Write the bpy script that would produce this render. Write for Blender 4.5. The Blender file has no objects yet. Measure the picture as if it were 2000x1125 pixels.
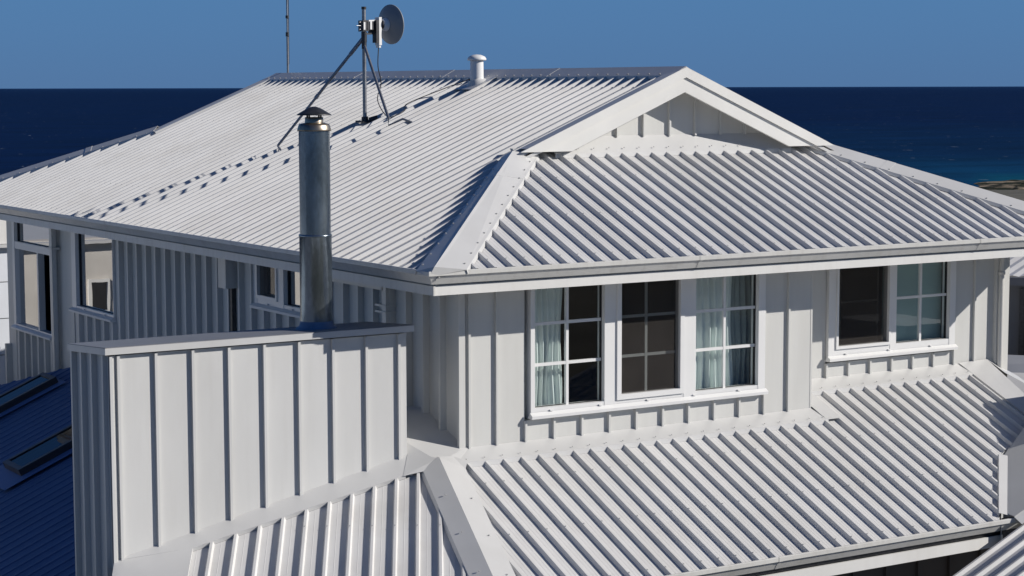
import bpy, math, random
from math import radians, sin, cos, tan, pi, sqrt
from mathutils import Vector, Matrix
random.seed(7)
sc = bpy.context.scene
COL = sc.collection

# ------------------------------------------------------------------ camera, sky, sun, exposure
SUN_EL = radians(28.0)
SUN_AZ = radians(37.0)           # from +X towards -Y
yaw, pitch, roll = 0.5631, 0.1018, -0.0021
cam_d = bpy.data.cameras.new("camera")
cam = bpy.data.objects.new("camera", cam_d)
COL.objects.link(cam)
fw = Vector((sin(yaw) * cos(pitch), cos(yaw) * cos(pitch), -sin(pitch)))
rt = Vector((cos(yaw), -sin(yaw), 0))
up = rt.cross(fw)
r2 = cos(roll) * rt + sin(roll) * up
u2 = -sin(roll) * rt + cos(roll) * up
cam.matrix_world = Matrix((
    (r2.x, u2.x, -fw.x, -8.2487), (r2.y, u2.y, -fw.y, -14.3788),
    (r2.z, u2.z, -fw.z, 1.5666), (0, 0, 0, 1)))
cam_d.sensor_width = 36.0
cam_d.lens = 36.0 * 3842.5 / 2000.0
cam_d.clip_start = 0.1
cam_d.clip_end = 200000.0
sc.camera = cam

world = bpy.data.worlds.new("World")
sc.world = world
world.use_nodes = True
wn, wl = world.node_tree.nodes, world.node_tree.links
wn.clear()
wout = wn.new("ShaderNodeOutputWorld")
bg = wn.new("ShaderNodeBackground")
sky = wn.new("ShaderNodeTexSky")
sky.sky_type = 'NISHITA'
sky.sun_disc = False
sky.sun_elevation = SUN_EL
sky.sun_rotation = radians(90) + SUN_AZ      # 0 = +Y, clockwise seen from above
sky.altitude = 2500
sky.air_density = 1.0
sky.dust_density = 0.0
sky.ozone_density = 3.0
# clear, polarised-looking sea sky: blend the physical sky with one deep even blue
mix = wn.new("ShaderNodeMix"); mix.data_type = 'RGBA'
mix.inputs[0].default_value = 0.93
mix.inputs[7].default_value = (0.98, 2.75, 5.75, 1)
wl.new(sky.outputs[0], mix.inputs[6])
wtc = wn.new("ShaderNodeTexCoord"); wsep = wn.new("ShaderNodeSeparateXYZ")
wmr = wn.new("ShaderNodeValToRGB")           # slight band at the horizon, deepening towards the zenith
we = wmr.color_ramp.elements
we[0].position = 0.0; we[0].color = (0.86, 0.84, 0.88, 1)
we[1].position = 1.0; we[1].color = (0.10, 0.16, 0.30, 1)
for p_, c_ in ((0.03, (0.95, 0.93, 0.95, 1)), (0.11, (1.10, 1.10, 1.08, 1)), (0.24, (0.64, 0.70, 0.82, 1)), (0.42, (0.28, 0.36, 0.52, 1)), (0.65, (0.12, 0.18, 0.32, 1))):
    e_ = we.new(p_); e_.color = c_
wzen = wn.new("ShaderNodeMix"); wzen.data_type = 'RGBA'; wzen.blend_type = 'MULTIPLY'
wzen.inputs[0].default_value = 1.0
wl.new(wtc.outputs['Generated'], wsep.inputs[0]); wl.new(wsep.outputs[2], wmr.inputs[0])
wl.new(mix.outputs[2], wzen.inputs[6]); wl.new(wmr.outputs[0], wzen.inputs[7])
wl.new(wzen.outputs[2], bg.inputs[0])
bg.inputs[1].default_value = 0.066
wl.new(bg.outputs[0], wout.inputs[0])

sun_d = bpy.data.lights.new("sun", 'SUN')
sun_d.energy = 4.7
sun_d.angle = radians(0.5)
sun_d.color = (1.0, 0.95, 0.88)
sun = bpy.data.objects.new("sun", sun_d)
COL.objects.link(sun)
S = Vector((cos(SUN_EL) * cos(SUN_AZ), -cos(SUN_EL) * sin(SUN_AZ), sin(SUN_EL)))
sun.rotation_euler = S.to_track_quat('Z', 'Y').to_euler()
sun.location = (12, -12, 12)

sc.view_settings.view_transform = 'Standard'
sc.view_settings.look = 'None'
sc.view_settings.gamma = 1
sc.view_settings.use_curve_mapping = False
sc.view_settings.exposure = 0.12

# ------------------------------------------------------------------ materials
def setin(n, name, v):
    if name in n.inputs: n.inputs[name].default_value = v

def mat(name, col, rough=0.5, metal=0.0, spec=0.5, var=0.06, scale=3.0, bump=0.0, bscale=60.0,
        stretch=(1, 1, 1), sheen=0.0, drough=0.0, dark=None, dirt=0.0, lo_pos=.3, hi_pos=.7, streak=0.0, orand=0.0):
    m = bpy.data.materials.new(name); m.use_nodes = True
    nt = m.node_tree; n, l = nt.nodes, nt.links
    p = n["Principled BSDF"]
    setin(p, "Roughness", rough); setin(p, "Metallic", metal); setin(p, "Specular IOR Level", spec)
    setin(p, "Sheen Weight", sheen); setin(p, "Sheen Roughness", 0.35); setin(p, "Diffuse Roughness", drough)
    tc = n.new("ShaderNodeTexCoord"); mp = n.new("ShaderNodeMapping")
    mp.inputs['Scale'].default_value = stretch
    l.new(tc.outputs['Object'], mp.inputs[0])
    nz = n.new("ShaderNodeTexNoise"); nz.inputs['Scale'].default_value = scale; nz.inputs['Detail'].default_value = 6
    l.new(mp.outputs[0], nz.inputs['Vector'])
    cr = n.new("ShaderNodeValToRGB")
    c = Vector(col[:3])
    lo = c * (1 - var * 1.6); hi = c * (1 + var)
    if dark: lo = Vector(dark)
    cr.color_ramp.elements[0].position = lo_pos; cr.color_ramp.elements[1].position = hi_pos
    cr.color_ramp.elements[0].color = (*lo, 1); cr.color_ramp.elements[1].color = (*hi, 1)
    l.new(nz.outputs['Fac'], cr.inputs[0])
    out = cr.outputs[0]
    if dirt > 0:
        n2 = n.new("ShaderNodeTexNoise"); n2.inputs['Scale'].default_value = 0.9; n2.inputs['Detail'].default_value = 8
        n2.inputs['Roughness'].default_value = 0.7
        mp2 = n.new("ShaderNodeMapping"); mp2.inputs['Scale'].default_value = (1.6, 1.6, 0.5)
        l.new(tc.outputs['Object'], mp2.inputs[0]); l.new(mp2.outputs[0], n2.inputs['Vector'])
        r2_ = n.new("ShaderNodeMapRange"); r2_.inputs[1].default_value = 0.45; r2_.inputs[2].default_value = 0.75
        l.new(n2.outputs['Fac'], r2_.inputs[0])
        mx = n.new("ShaderNodeMix"); mx.data_type = 'RGBA'; mx.blend_type = 'MULTIPLY'
        mul = n.new("ShaderNodeMath"); mul.operation = 'MULTIPLY'; mul.inputs[1].default_value = dirt
        l.new(r2_.outputs[0], mul.inputs[0]); l.new(mul.outputs[0], mx.inputs[0])
        l.new(out, mx.inputs[6]); mx.inputs[7].default_value = (0.62, 0.58, 0.52, 1)
        out = mx.outputs[2]
    if streak > 0:
        n4 = n.new("ShaderNodeTexNoise"); n4.inputs['Scale'].default_value = 14; n4.inputs['Detail'].default_value = 5
        mp4 = n.new("ShaderNodeMapping"); mp4.inputs['Scale'].default_value = (1, 1, .06)
        l.new(tc.outputs['Object'], mp4.inputs[0]); l.new(mp4.outputs[0], n4.inputs['Vector'])
        r4 = n.new("ShaderNodeMapRange"); r4.inputs[1].default_value = .50; r4.inputs[2].default_value = .78; r4.inputs[4].default_value = streak
        l.new(n4.outputs['Fac'], r4.inputs[0])
        m4 = n.new("ShaderNodeMix"); m4.data_type = 'RGBA'; m4.blend_type = 'MULTIPLY'
        l.new(r4.outputs[0], m4.inputs[0]); l.new(out, m4.inputs[6]); m4.inputs[7].default_value = (.66, .63, .58, 1)
        out = m4.outputs[2]
    if orand > 0:
        oi = n.new("ShaderNodeObjectInfo"); ro = n.new("ShaderNodeMapRange")
        ro.inputs[3].default_value = 1 - orand; ro.inputs[4].default_value = 1 + orand
        l.new(oi.outputs['Random'], ro.inputs[0])
        so = n.new("ShaderNodeVectorMath"); so.operation = 'SCALE'
        l.new(out, so.inputs[0]); l.new(ro.outputs[0], so.inputs['Scale']); out = so.outputs[0]
    l.new(out, p.inputs['Base Color'])
    if bump > 0:
        nb = n.new("ShaderNodeTexNoise"); nb.inputs['Scale'].default_value = bscale; nb.inputs['Detail'].default_value = 3
        l.new(mp.outputs[0], nb.inputs['Vector'])
        b = n.new("ShaderNodeBump"); b.inputs['Strength'].default_value = bump; b.inputs['Distance'].default_value = 0.02
        l.new(nb.outputs['Fac'], b.inputs['Height']); l.new(b.outputs[0], p.inputs['Normal'])
    return m

def glass_mat(name, tint, ior, rough=0.0, wav=0.003):
    m = bpy.data.materials.new(name); m.use_nodes = True
    n, l = m.node_tree.nodes, m.node_tree.links; n.clear()
    o = n.new("ShaderNodeOutputMaterial"); mx = n.new("ShaderNodeMixShader")
    t = n.new("ShaderNodeBsdfTransparent"); t.inputs[0].default_value = (*tint, 1)
    g = n.new("ShaderNodeBsdfGlossy"); g.inputs['Roughness'].default_value = rough
    geo = n.new("ShaderNodeNewGeometry"); dt = n.new("ShaderNodeVectorMath"); dt.operation = 'DOT_PRODUCT'
    l.new(geo.outputs['Normal'], dt.inputs[0]); l.new(geo.outputs['Incoming'], dt.inputs[1])
    ab = n.new("ShaderNodeMath"); ab.operation = 'ABSOLUTE'; l.new(dt.outputs['Value'], ab.inputs[0])
    om = n.new("ShaderNodeMath"); om.operation = 'SUBTRACT'; om.inputs[0].default_value = 1.0; l.new(ab.outputs[0], om.inputs[1])
    pw = n.new("ShaderNodeMath"); pw.operation = 'POWER'; pw.inputs[1].default_value = 5.0; l.new(om.outputs[0], pw.inputs[0])
    f0 = ((ior - 1) / (ior + 1)) ** 2 * 1.6
    f = n.new("ShaderNodeMath"); f.operation = 'MULTIPLY_ADD'; f.inputs[1].default_value = 1 - f0; f.inputs[2].default_value = f0; f.use_clamp = True
    l.new(pw.outputs[0], f.inputs[0])
    tc = n.new("ShaderNodeTexCoord"); nz = n.new("ShaderNodeTexNoise"); nz.inputs['Scale'].default_value = 1.3
    b = n.new("ShaderNodeBump"); b.inputs['Strength'].default_value = wav; b.inputs['Distance'].default_value = 0.3
    l.new(tc.outputs['Object'], nz.inputs['Vector']); l.new(nz.outputs['Fac'], b.inputs['Height'])
    l.new(b.outputs[0], g.inputs['Normal']) if wav > 0 else None
    l.new(f.outputs[0], mx.inputs[0]); l.new(t.outputs[0], mx.inputs[1]); l.new(g.outputs[0], mx.inputs[2])
    l.new(mx.outputs[0], o.inputs[0])
    return m

WHITE = (0.66, 0.655, 0.63)
M = {}
M['roof'] = mat('white_roof_steel', (0.62, 0.617, 0.61), rough=0.42, spec=0.4, var=0.03, scale=1.2, dirt=0.30, bump=0.02, bscale=9, orand=.025)
M['flash'] = mat('white_flashing_steel', (0.555, 0.555, 0.55), rough=0.36, spec=0.45, var=0.025, scale=2.0, bump=0.10, bscale=3.0, dirt=0.12)
M['wall'] = mat('pale_grey_cladding', (0.585, 0.585, 0.565), rough=0.45, spec=0.4, var=0.03, scale=2.0, bump=0.07, bscale=2.2, stretch=(1, 1, 0.4), dirt=0.10, streak=.10, orand=.02)
M['box'] = mat('pale_grey_chase_cladding', (0.585, 0.585, 0.575), rough=0.40, spec=0.45, var=0.03, scale=2.0, bump=0.08, bscale=2.0, stretch=(1, 1, 0.4), dirt=0.12, streak=.10, orand=.02)
M['trim'] = mat('white_trim', (0.70, 0.695, 0.675), rough=0.4, spec=0.4, var=0.02, dirt=0.15, streak=.12)
M['barge'] = mat('white_timber_barge', (0.70, 0.695, 0.67), rough=0.55, spec=0.3, var=0.03, scale=2, dirt=0.1)
M['frame'] = mat('white_window_frame', (0.72, 0.72, 0.715), rough=0.3, spec=0.5, var=0.01)
M['gutter'] = mat('gutter_steel', (0.60, 0.595, 0.57), rough=0.34, spec=0.5, var=0.03, bump=0.04, bscale=3, dirt=0.25, streak=.35)
M['dkmetal'] = mat('weathered_dark_metal', (0.06, 0.062, 0.068), rough=0.45, metal=0.6, var=0.2, scale=20)
M['galvtube'] = mat('galvanised_tube', (0.30, 0.31, 0.33), rough=0.4, metal=0.8, var=0.15, scale=25)
M['screw'] = mat('painted_screw_heads', (0.42, 0.42, 0.42), rough=0.5, var=0.02)
M['black'] = mat('black_rubber', (0.02, 0.02, 0.022), rough=0.6, var=0.1)
M['screen'] = mat('dark_insect_screen', (0.035, 0.033, 0.032), rough=0.85, spec=0.1, var=0.15, scale=2)
def mesh_mat():
    m = bpy.data.materials.new('fine_insect_mesh'); m.use_nodes = True
    n, l = m.node_tree.nodes, m.node_tree.links; n.clear()
    o = n.new("ShaderNodeOutputMaterial"); mx = n.new("ShaderNodeMixShader"); mx.inputs[0].default_value = .55
    t = n.new("ShaderNodeBsdfTransparent"); d_ = n.new("ShaderNodeBsdfDiffuse")
    tc = n.new("ShaderNodeTexCoord"); nz = n.new("ShaderNodeTexNoise"); nz.inputs['Scale'].default_value = 2.5; nz.inputs['Detail'].default_value = 4
    cr = n.new("ShaderNodeValToRGB"); cr.color_ramp.elements[0].color = (.040, .037, .035, 1); cr.color_ramp.elements[1].color = (.070, .064, .060, 1)
    l.new(tc.outputs['Object'], nz.inputs['Vector']); l.new(nz.outputs['Fac'], cr.inputs[0]); l.new(cr.outputs[0], d_.inputs[0])
    l.new(t.outputs[0], mx.inputs[1]); l.new(d_.outputs[0], mx.inputs[2]); l.new(mx.outputs[0], o.inputs[0]); return m
M['mesh'] = mesh_mat()
M['curtain'] = mat('pale_green_curtain', (0.70, 0.755, 0.74), rough=0.9, spec=0.1, var=0.04, scale=3)
M['sheer'] = mat('grey_green_sheer', (0.24, 0.29, 0.30), rough=0.9, spec=0.1, var=0.06, scale=3)
M['blind'] = mat('pale_teal_blind', (0.30, 0.42, 0.42), rough=0.9, spec=0.1, var=0.03, scale=2)
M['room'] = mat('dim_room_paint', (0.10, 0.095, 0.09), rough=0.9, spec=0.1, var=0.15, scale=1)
M['glass'] = glass_mat('clear_glass', (0.93, 0.97, 0.96), 1.5)
M['glassr'] = glass_mat('reflective_glass', (0.50, 0.53, 0.53), 5.2, wav=0.003)
M['skylight'] = glass_mat('skylight_glass', (0.15, 0.2, 0.3), 1.4, wav=0.0)
M['dish'] = mat('grey_dish', (0.23, 0.25, 0.27), rough=0.45, var=0.03)
M['plastic'] = mat('white_plastic', (0.75, 0.75, 0.74), rough=0.4, var=0.02)
M['render'] = mat('cream_rendered_wall', (0.60, 0.57, 0.53), rough=0.9, spec=0.2, var=0.08, scale=1.2, dirt=0.3)
M['panel'] = mat('pale_blue_grey_weatherboard', (0.66, 0.69, 0.74), rough=0.6, var=0.03)
M['dkwall'] = mat('charcoal_wall', (0.13, 0.135, 0.15), rough=0.7, var=0.06)
M['eaveshade'] = mat('eave_shade_brown', (0.13, 0.105, 0.09), rough=0.7, var=0.1)  # dark tone under the front eave is shade put into the colour
M['lead'] = mat('blue_grey_flue_flashing', (0.17, 0.22, 0.32), rough=0.5, var=0.1, scale=12)
M['curbside'] = mat('skylight_frame_metal', (0.05, 0.052, 0.06), rough=0.4, metal=0.3, var=0.05)
M['zinc'] = mat('dull_grey_top_sheet', (0.20, 0.205, 0.22), rough=0.45, spec=0.4, var=0.06, scale=2, bump=.05, bscale=3, dirt=.2)
M['navy'] = mat('shade_blue_roof_steel', (0.065, 0.125, 0.27), rough=0.5, spec=0.3, var=0.05, scale=1.5, dirt=.15)  # deep blue puts the house's shade into the lower left roof colour
M['navyf'] = mat('shade_blue_flashing', (0.075, 0.15, 0.34), rough=0.5, spec=0.3, var=0.05, scale=1.5)  # same painted-in shade for the skylight flashings
M['bouncewall'] = mat('pale_cool_bounce', (0.42, 0.47, 0.54), rough=0.9, spec=0.2, var=0.08, scale=1.2, dirt=0.2)  # colour of the unseen wall that bounces sunlight
M['brick'] = mat('brick_wall', (0.35, 0.17, 0.11), rough=0.9, var=0.15, scale=12)

# galvanised spangled flue steel
def flue_mat():
    m = bpy.data.materials.new('galvanised_flue_steel'); m.use_nodes = True
    n, l = m.node_tree.nodes, m.node_tree.links; p = n["Principled BSDF"]
    tc = n.new("ShaderNodeTexCoord"); v = n.new("ShaderNodeTexVoronoi"); v.inputs['Scale'].default_value = 55
    mp = n.new("ShaderNodeMapping"); mp.inputs['Scale'].default_value = (1, 1, 0.45)
    l.new(tc.outputs['Object'], mp.inputs[0]); l.new(mp.outputs[0], v.inputs['Vector'])
    nz = n.new("ShaderNodeTexNoise"); nz.inputs['Scale'].default_value = 5; nz.inputs['Detail'].default_value = 8
    l.new(mp.outputs[0], nz.inputs['Vector'])
    cr = n.new("ShaderNodeValToRGB")
    cr.color_ramp.elements[0].position = .35; cr.color_ramp.elements[0].color = (.24, .29, .33, 1)
    cr.color_ramp.elements[1].position = .65; cr.color_ramp.elements[1].color = (.37, .43, .48, 1)
    l.new(nz.outputs['Fac'], cr.inputs[0])
    mx = n.new("ShaderNodeMix"); mx.data_type = 'RGBA'; mx.blend_type = 'MULTIPLY'; mx.inputs[0].default_value = .25
    bw = n.new('ShaderNodeRGBToBW'); l.new(v.outputs['Color'], bw.inputs[0]); l.new(cr.outputs[0], mx.inputs[6]); l.new(bw.outputs[0], mx.inputs[7])
    l.new(mx.outputs[2], p.inputs['Base Color'])
    setin(p, 'Metallic', 0.9)
    mr = n.new("ShaderNodeMapRange"); mr.inputs[3].default_value = .16; mr.inputs[4].default_value = .30
    l.new(nz.outputs['Fac'], mr.inputs[0]); l.new(mr.outputs[0], p.inputs['Roughness'])
    return m
M['flue'] = flue_mat()
M['brass'] = mat('heat_tinted_steel', (0.34, 0.29, 0.23), rough=0.36, metal=0.9, var=0.25, scale=8)

# ------------------------------------------------------------------ mesh helpers
class MB:
    def __init__(s): s.v = []; s.f = []; s.sm = []
    def add(s, vs, fs, smooth=False):
        o = len(s.v); s.v += [tuple(v) for v in vs]
        for f in fs: s.f.append([i + o for i in f]); s.sm.append(smooth)
        return s
    def quad(s, a, b, c, d): return s.add([a, b, c, d], [(0, 1, 2, 3)])
    def poly(s, pts): return s.add(pts, [tuple(range(len(pts)))])
    def plate(s, pts, th):
        """solid plate: pts counter-clockwise seen from outside, thickness th inwards"""
        P = [Vector(p) for p in pts]; n = Vector((0, 0, 0))
        for i in range(len(P)): n += P[i].cross(P[(i + 1) % len(P)])
        n.normalize(); Q = [p - n * th for p in P]; k = len(P)
        fs = [tuple(range(k)), tuple(range(2 * k - 1, k - 1, -1))]
        for i in range(k): fs.append((i, i + k, (i + 1) % k + k, (i + 1) % k))
        return s.add(P + Q, fs)
    def box(s, x0, x1, y0, y1, z0, z1):
        v = [(x, y, z) for z in (z0, z1) for y in (y0, y1) for x in (x0, x1)]
        return s.add(v, [(0, 2, 3, 1), (4, 5, 7, 6), (0, 1, 5, 4), (2, 6, 7, 3), (0, 4, 6, 2), (1, 3, 7, 5)])
    def obox(s, O, U, V, N, u0, u1, v0, v1, n0, n1):
        """box in a local frame"""
        v = [O + U * a + V * b + N * c for c in (n0, n1) for b in (v0, v1) for a in (u0, u1)]
        return s.add(v, [(0, 2, 3, 1), (4, 5, 7, 6), (0, 1, 5, 4), (2, 6, 7, 3), (0, 4, 6, 2), (1, 3, 7, 5)])
    def tube(s, pts, r, seg=10, caps=True):
        P = [Vector(p) for p in pts]; rings = []
        rr = r if isinstance(r, (list, tuple)) else [r] * len(P)
        for i, p in enumerate(P):
            a = P[max(0, i - 1)]; b = P[min(len(P) - 1, i + 1)]; t = (b - a).normalized()
            h = Vector((0, 0, 1)) if abs(t.z) < .95 else Vector((1, 0, 0))
            x = t.cross(h).normalized(); y = t.cross(x)
            rings.append([p + (x * cos(2 * pi * k / seg) + y * sin(2 * pi * k / seg)) * rr[i] for k in range(seg)])
        vs = [q for R_ in rings for q in R_]; fs = []
        for i in range(len(P) - 1):
            for k in range(seg):
                fs.append((i * seg + k, i * seg + (k + 1) % seg, (i + 1) * seg + (k + 1) % seg, (i + 1) * seg + k))
        s.add(vs, fs, True)
        if caps:
            s.add(rings[0], [tuple(range(seg))]); s.add(rings[-1], [tuple(range(seg - 1, -1, -1))])
        return s
    def lathe(s, c, prof, seg=32, ax=(0, 0, 1)):
        """prof: list of (radius, height) along axis ax from c"""
        c = Vector(c); a = Vector(ax).normalized(); h = Vector((1, 0, 0)) if abs(a.x) < .9 else Vector((0, 1, 0))
        x = a.cross(h).normalized(); y = a.cross(x); vs = []; fs = []
        for r, z in prof:
            for k in range(seg): vs.append(c + a * z + (x * cos(2 * pi * k / seg) + y * sin(2 * pi * k / seg)) * r)
        for i in range(len(prof) - 1):
            for k in range(seg):
                fs.append((i * seg + k, i * seg + (k + 1) % seg, (i + 1) * seg + (k + 1) % seg, (i + 1) * seg + k))
        return s.add(vs, fs, True)
    def build(s, name, m, parent=None, label=None, kind=None, auto=False):
        me = bpy.data.meshes.new(name); me.from_pydata(s.v, [], s.f); me.update()
        for p, k in zip(me.polygons, s.sm): p.use_smooth = k
        if m: me.materials.append(m)
        o = bpy.data.objects.new(name, me); COL.objects.link(o)
        if parent is not None: o.parent = parent
        if label: o['label'] = label
        if kind: o['kind'] = kind
        return o

def thing(name, label, cat, loc=(0, 0, 0), group=None):
    o = bpy.data.objects.new(name, None); COL.objects.link(o)
    o.location = loc; o.empty_display_size = 0.2
    o['label'] = label; o['category'] = cat
    if group: o['group'] = group
    return o
def child_at_world(o, parent):
    o.matrix_parent_inverse = Matrix.Translation(-Vector(parent.location))
    return o

T = tan(radians(22.5)); TL = tan(radians(23.5))
PITCH = 0.1894
XR = 4.22          # ridge position
HW = 8.44          # roof width
house = thing('house', 'large white two-storey metal-roofed house with pale board-and-batten cladding filling the picture', 'house', (0, 0, 0))

# ------------------------------------------------------------------ ribbed roof sheets
RH = .036
PROF = [(-.023, 0), (-.011, RH), (.011, RH), (.023, 0), (.072, 0), (.0755, .0016), (.079, 0), (.110, 0), (.1135, .0016), (.117, 0)]
def interp(poly, u, side):
    """piecewise-linear height of poly at u; side -1 / +1 picks the value just left / right of a jump"""
    for i in range(len(poly) - 1):
        a, b = poly[i], poly[i + 1]
        if b[0] - a[0] < 1e-9: continue
        if (side < 0 and a[0] < u - 1e-9 <= b[0] + 0) or (side < 0 and a[0] < u <= b[0] + 1e-9) or (side > 0 and a[0] - 1e-9 <= u < b[0]):
            f = (u - a[0]) / (b[0] - a[0]); return a[1] + (b[1] - a[1]) * f
    return poly[0][1] if u <= poly[0][0] else poly[-1][1]

def roof_face(O, U, V, lo, hi, phase, m, deck=True, screws=(), label=None, per=4, pname='roof_slope', rib=RH):
    O = Vector(O); U = Vector(U).normalized(); V = Vector(V).normalized(); N = U.cross(V).normalized()
    if N.z < 0: N = -N
    u0 = max(lo[0][0], hi[0][0]); u1 = min(lo[-1][0], hi[-1][0])
    # deck under the sheets
    brk = sorted(set([u for u, _ in lo + hi if u0 <= u <= u1]))
    db = MB()
    for a, b in zip(brk[:-1], brk[1:]):
        if b - a < 1e-4: continue
        q = [O + U * a + V * min(interp(lo, a, 1) + .09, max(interp(hi, a, 1), interp(lo, a, 1))) - N * .02, O + U * b + V * min(interp(lo, b, -1) + .09, max(interp(hi, b, -1), interp(lo, b, -1))) - N * .02,
             O + U * b + V * interp(hi, b, -1) - N * .02, O + U * a + V * interp(hi, a, 1) - N * .02]
        if N.dot((q[2] - q[0]).cross(q[3] - q[1])) < 0: q.reverse()
        db.add(q + [p_ - N * .03 for p_ in q], [(0, 1, 2, 3), (7, 6, 5, 4), (0, 4, 5, 1), (1, 5, 6, 2), (2, 6, 7, 3), (3, 7, 4, 0)])
    slope = db.build(pname, M['flash'], house, label)
    # profile break points over the whole width
    k0 = math.floor((u0 - phase) / PITCH) - 1; k1 = math.ceil((u1 - phase) / PITCH) + 1
    sheet = MB(); sc_ = MB(); cnt = 0
    def flush():
        nonlocal sheet
        if sheet.f: sheet.build('roof_sheet', m, slope)
        sheet = MB()
    for k in range(k0, k1 + 1):
        c = phase + k * PITCH
        pts = [(c + a, h * rib / RH if h > .01 else h) for a, h in PROF] + [(c + PITCH - .023, 0)]
        # add polygon corners
        full = list(pts)
        for u in brk:
            for (a, h), (b, g) in zip(pts[:-1], pts[1:]):
                if a + 1e-6 < u < b - 1e-6: full.append((u, h + (g - h) * (u - a) / (b - a)))
        full.sort()
        for (a, h), (b, g) in zip(full[:-1], full[1:]):
            if a < u0 - 1e-6 or b > u1 + 1e-6 or b - a < 1e-6: continue
            la, lb, ha, hb = interp(lo, a, 1), interp(lo, b, -1), interp(hi, a, 1), interp(hi, b, -1)
            if ha <= la and hb <= lb: continue
            ha = max(ha, la); hb = max(hb, lb)
            q = [O + U * a + V * la + N * h, O + U * b + V * lb + N * g, O + U * b + V * hb + N * g, O + U * a + V * ha + N * h]
            if N.dot((q[2] - q[0]).cross(q[3] - q[1])) < 0: q.reverse()
            sheet.quad(*q)
        if u0 < c < u1:
            L, H_ = interp(lo, c, 1), interp(hi, c, 1)
            for sv in screws:
                v = L + sv if sv >= 0 else H_ + sv
                if L + .03 < v < H_ - .15:
                    p = O + U * c + V * v + N * rib
                    sc_.add([p + U * .008 + V * 0, p + V * .008, p - U * .008, p - V * .008, p + N * .008], [(0, 1, 4), (1, 2, 4), (2, 3, 4), (3, 0, 4)])
                    sc_.add([p + U * .005 - V * .005 + N * .007, p + U * .005 + V * .005 + N * .007, p - U * .005 + V * .005 + N * .007, p - U * .005 - V * .005 + N * .007], [(0, 1, 2, 3)])
        cnt += 1
        if cnt % per == 0: flush()
    flush()
    if sc_.f: sc_.build('roof_screws', M['screw'], slope, kind='stuff')
    return slope

cs, sn = cos(radians(22.5)), sin(radians(22.5))
FO = 0.010                       # front plane sits a little above the left one so the hip falls where it does
rt_h = .041                       # height of flashings above the pans
ZO = -0.032                      # pans sit below the gutter lip
def L_(x, y, h=0.0): return Vector((x, y, T * x + ZO)) + Vector((-sn, 0, cs)) * h
def F_(x, y, h=0.0): return Vector((x, y, T * y + FO + ZO)) + Vector((0, -sn, cs)) * h
def R_(x, y, h=0.0): return Vector((x, y, T * (HW - x) + ZO)) + Vector((sn, 0, cs)) * h
YB0, YB1 = 2.0, 11.78            # front and back barge planes
k = 1 / cs
HB = 2.30                        # height of the gable foot measured along X
# left slope: u along +Y, v up the slope
roof_face((0, 0, ZO), (0, 1, 0), (cs, 0, sn), [(0.0, .02), (14.15, .02)],
          [(0.0, .08 * k), (YB0, (YB0 + .08) * k), (YB0, XR * k), (YB1, XR * k), (YB1, (14.15 - YB1) * k), (14.15, 0.02)],
          1.6541 % PITCH, M['roof'], screws=(.12, .9, 1.9, 2.9, 3.9), label='long left roof slope lit at a low angle', rib=.034)
# front skirt
GY = 2.25                        # gable wall plane
roof_face((0, 0, FO + ZO), (1, 0, 0), (0, cs, sn), [(0.08, .02), (HW, .02)],
          [(0.08, 0.0), (GY + .08, GY * k), (HW - GY, GY * k), (HW, 0)],
          0.4791 % PITCH, M['roof'], screws=(.15, .95, 1.75), label='front hip slope below the gable')
# right slope
roof_face((HW, 0, ZO), (0, 1, 0), (-cs, 0, sn), [(0.0, .02), (14.15, .02)],
          [(0.0, 0), (YB0, YB0 * k), (YB0, XR * k), (YB1, XR * k), (YB1, (14.15 - YB1) * k), (14.15, 0.02)],
          0.05, M['roof'], label='far right roof slope')
# back skirt
roof_face((0, 14.15, ZO), (1, 0, 0), (0, -cs, sn), [(0.02, .02), (HW, .02)],
          [(0.02, 0.0), (2.1, 2.1 * k), (HW - 2.1, 2.1 * k), (HW, 0)], 0.05, M['roof'], label='back hip slope')

# caps ------------------------------------------------------------
def cap(center, left, right, name='hip_cap', lip=.034, fall=None, label=None, nl=None, nr=None, m=None, seg=None):
    """folded flashing: center line, two outer edge lines (each 2 points), turned-down lips"""
    b = MB(); c0, c1 = map(Vector, center); l0, l1 = map(Vector, left); r0, r1 = map(Vector, right)
    b.plate([c0, c1, l1, l0], .003); b.plate([c0, r0, r1, c1], .003)
    for (a, e, n_) in ((l0, l1, nl), (r0, r1, nr)):
        if n_ is None: continue
        n_ = Vector(n_); dd = (e - a).normalized(); oo = a - c0; oo -= dd * oo.dot(dd); oo -= n_ * oo.dot(n_); oo.normalize()
        q_ = [a, e, e - n_ * lip + oo * .020, a - n_ * lip + oo * .020]
        if oo.dot((q_[1] - q_[0]).cross(q_[2] - q_[0])) < 0: q_.reverse()
        b.plate(q_, .002)
    o = b.build(name, m or M['flash'], house, label)
    Lc = (c1 - c0).length; k_ = 1
    up_ = Vector((0, 0, .003))
    while k_ * 2.35 < Lc - .5:
        t0 = k_ * 2.35 / Lc; t1 = t0 + .10 / Lc; lb_ = MB()
        lb_.plate([c0.lerp(c1, t0) + up_, c0.lerp(c1, t1) + up_, l0.lerp(l1, t1) + up_, l0.lerp(l1, t0) + up_], .005)
        lb_.plate([c0.lerp(c1, t0) + up_, r0.lerp(r1, t0) + up_, r0.lerp(r1, t1) + up_, c0.lerp(c1, t1) + up_], .005)
        lb_.build('cap_lap', m or M['flash'], o); k_ += 1
    return o
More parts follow.
